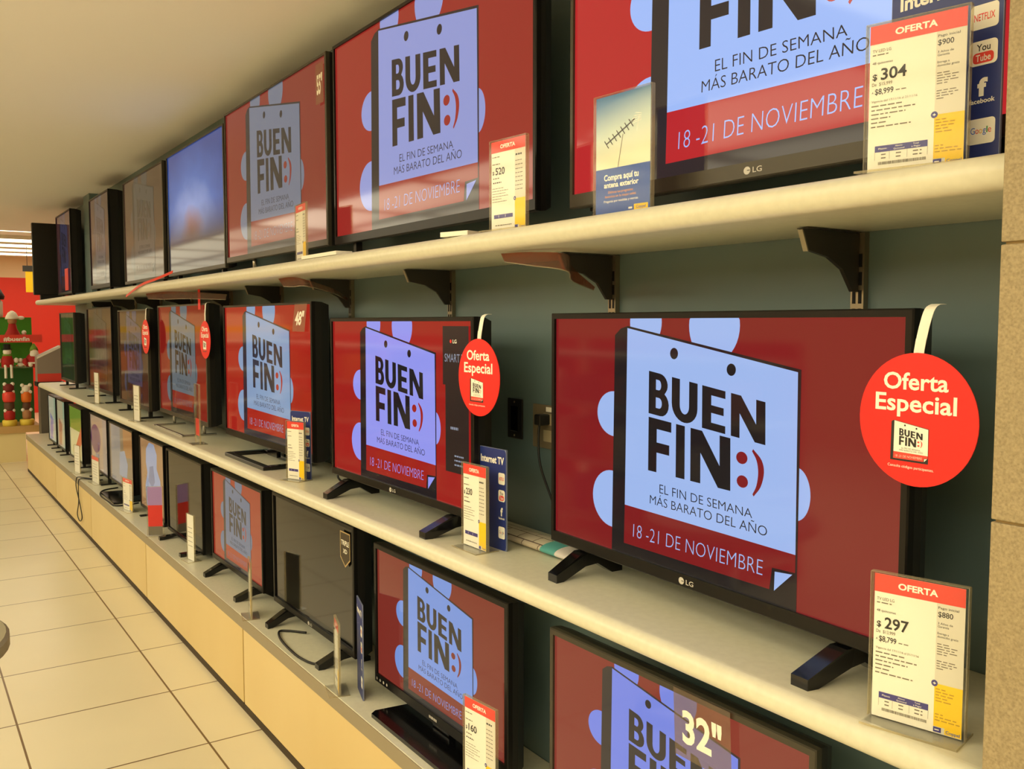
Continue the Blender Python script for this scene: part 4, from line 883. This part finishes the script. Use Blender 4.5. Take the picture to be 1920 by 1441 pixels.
stack(1.265, [(M_tan, 0.048, 0.11), (mat('toy_brown', (96, 66, 44), 0.7), 0.045, 0.09), (M_ora, 0.055, 0.12), (M_wht, 0.045, 0.08)], 'slimmer stacked toy with orange block on a yellow base, right of the two')
t = thing('bottle', 'white bottle with a dark cap standing on top of the green stand', 'bottle', (-12.5, 1.02, 1.692)); MB().lathe([(0.07, 0), (0.075, 0.02), (0.075, 0.18), (0.05, 0.21)], (0, 0, 0), mat('bottle_white', (216, 210, 190), 0.4), 18).build('body', t); MB().lathe([(0.09, 0.211), (0.10, 0.25), (0.06, 0.33), (0.02, 0.36)], (0, 0, 0), M_dbk, 18).build('cap', t)
MB_back = MB().box((-0.03, -0.1, 0), (0.03, 0.62, 1.69), M_grnd); MB_back.v = [(x - 0.23 - 0.05, y, z) for x, y, z in MB_back.v]; MB_back.build('rear_frame', bpy.data.objects['display_stand'])
# bright product box leaning at the end of the middle shelf
t = thing('product_box', 'printed product box tilted at the far end beside the middle shelf', 'box', (-11.38, 1.42, 0.97), math.radians(0)); 
mb = MB(); mb.extrude([(-0.12, 0.0), (0.12, 0.0), (0.12, 0.40), (-0.12, 0.28)], 'x', -0.09, 0.09, mat('box_grey_print', (150, 138, 126), 0.5)); mb.build('carton', t)
pr = Print(0.18, 0.30, 0, 0, 0); 
mb = MB(); mb.box((0.0905, -0.119, 0.0), (0.0915, 0.119, 0.09), M_red); mb.build('red_band', t)
MB().extrude([(-0.119, 0.255), (0.119, 0.375), (0.119, 0.399), (-0.119, 0.279)], 'x', 0.0905, 0.0915, M_white).build('white_band', t)
t = thing('pedestal', 'dark low pedestal under the printed product box', 'pedestal', (-11.38, 1.42, 0)); MB().box((-0.13, -0.13, 0.0), (0.13, 0.14, 0.04), M_black).build('foot', t); MB().box((-0.10, -0.10, 0.041), (0.10, 0.12, 0.92), mat('pedestal_grey', (96, 90, 78), 0.6)).build('column', t); MB().box((-0.12, -0.13, 0.9205), (0.12, 0.14, 0.969), M_black).build('top', t)
# yellow hanging sign
t = thing('hanging_sign', 'yellow sign hanging from a dark bar before the red wall', 'sign', (-15.2, 1.845, 2.799))
MB().box((-0.01, -0.24, -0.42), (0.01, 0.24, -0.335), M_brk).build('bar', t)
for s in (-1, 1): MB().tube([(0, 0.18 * s, -0.335), (0, 0.18 * s, -0.001)], 0.004, M_brk).build('wire', t)
MB().box((-0.006, -0.205, -0.725), (0.006, 0.205, -0.42), M_yel).build('card', t)

# ------------------------------------------------------------------ the rest of the shop, seen only in the screens
def gondola(x, y, L, rz, label, top=1.5, pal=None):
    t = thing('shop_shelving', label, 'shelving', (x, y, 0), rz, 'shelving across the aisle')
    MB().box((-L / 2, -0.03, 0), (L / 2, 0.03, top), M_beige if pal else M_redwall).build('back_panel', t)
    for z in (0.12, 0.55, 0.98, 1.36):
        MB().box((-L / 2, 0.031, z), (L / 2, 0.42, z + 0.03), M_lam).build('shelf', t)
    r = random.Random(int(abs(x * 7 + y * 3))); cols = [(208, 56, 40), (236, 226, 200), (60, 84, 160), (230, 170, 60), (90, 140, 60), (120, 110, 130), (220, 110, 60)]
    cols = pal or cols
    if pal: MB().box((-L / 2, 0.431, 1.50), (L / 2, 0.44, 1.58), M_yel).build('price_rail', t)
    for zi, z in enumerate((0.151, 0.581, 1.011)):
        mb = MB(); xx = -L / 2 + 0.05
        while xx < L / 2 - 0.25:
            w = r.uniform(0.12, 0.3); hh = r.uniform(0.15, 0.30); c = r.choice(cols)
            mb.box((xx, 0.08, z), (xx + w, 0.36, z + hh), mat('carton_%d_%d_%d' % c, c, 0.5)); xx += w + r.uniform(0.02, 0.08)
        o = mb.build('carton_row', t); o['kind'] = 'stuff'
for i, x in enumerate((-15.85, -10.1, -7.6, -5.1)):
    gondola(x, -1.9, 2.3, 0, 'red backed shelving unit across the aisle, seen only in screen reflections')
gondola(-17.6, -3.0, 2.6, -math.pi / 2, 'red backed shelving unit across the aisle, seen only in screen reflections')
gondola(-17.6, -0.2, 2.4, -math.pi / 2, 'red backed shelving unit across the aisle, seen only in screen reflections')
gondola(-12.75, -0.9, 2.3, -math.pi / 2, 'shelving unit left of the holiday stand, seen only in screen reflections', 1.75, [(150, 110, 74), (186, 160, 120), (96, 104, 150), (214, 120, 60), (120, 118, 124), (200, 190, 160), (128, 62, 44)])
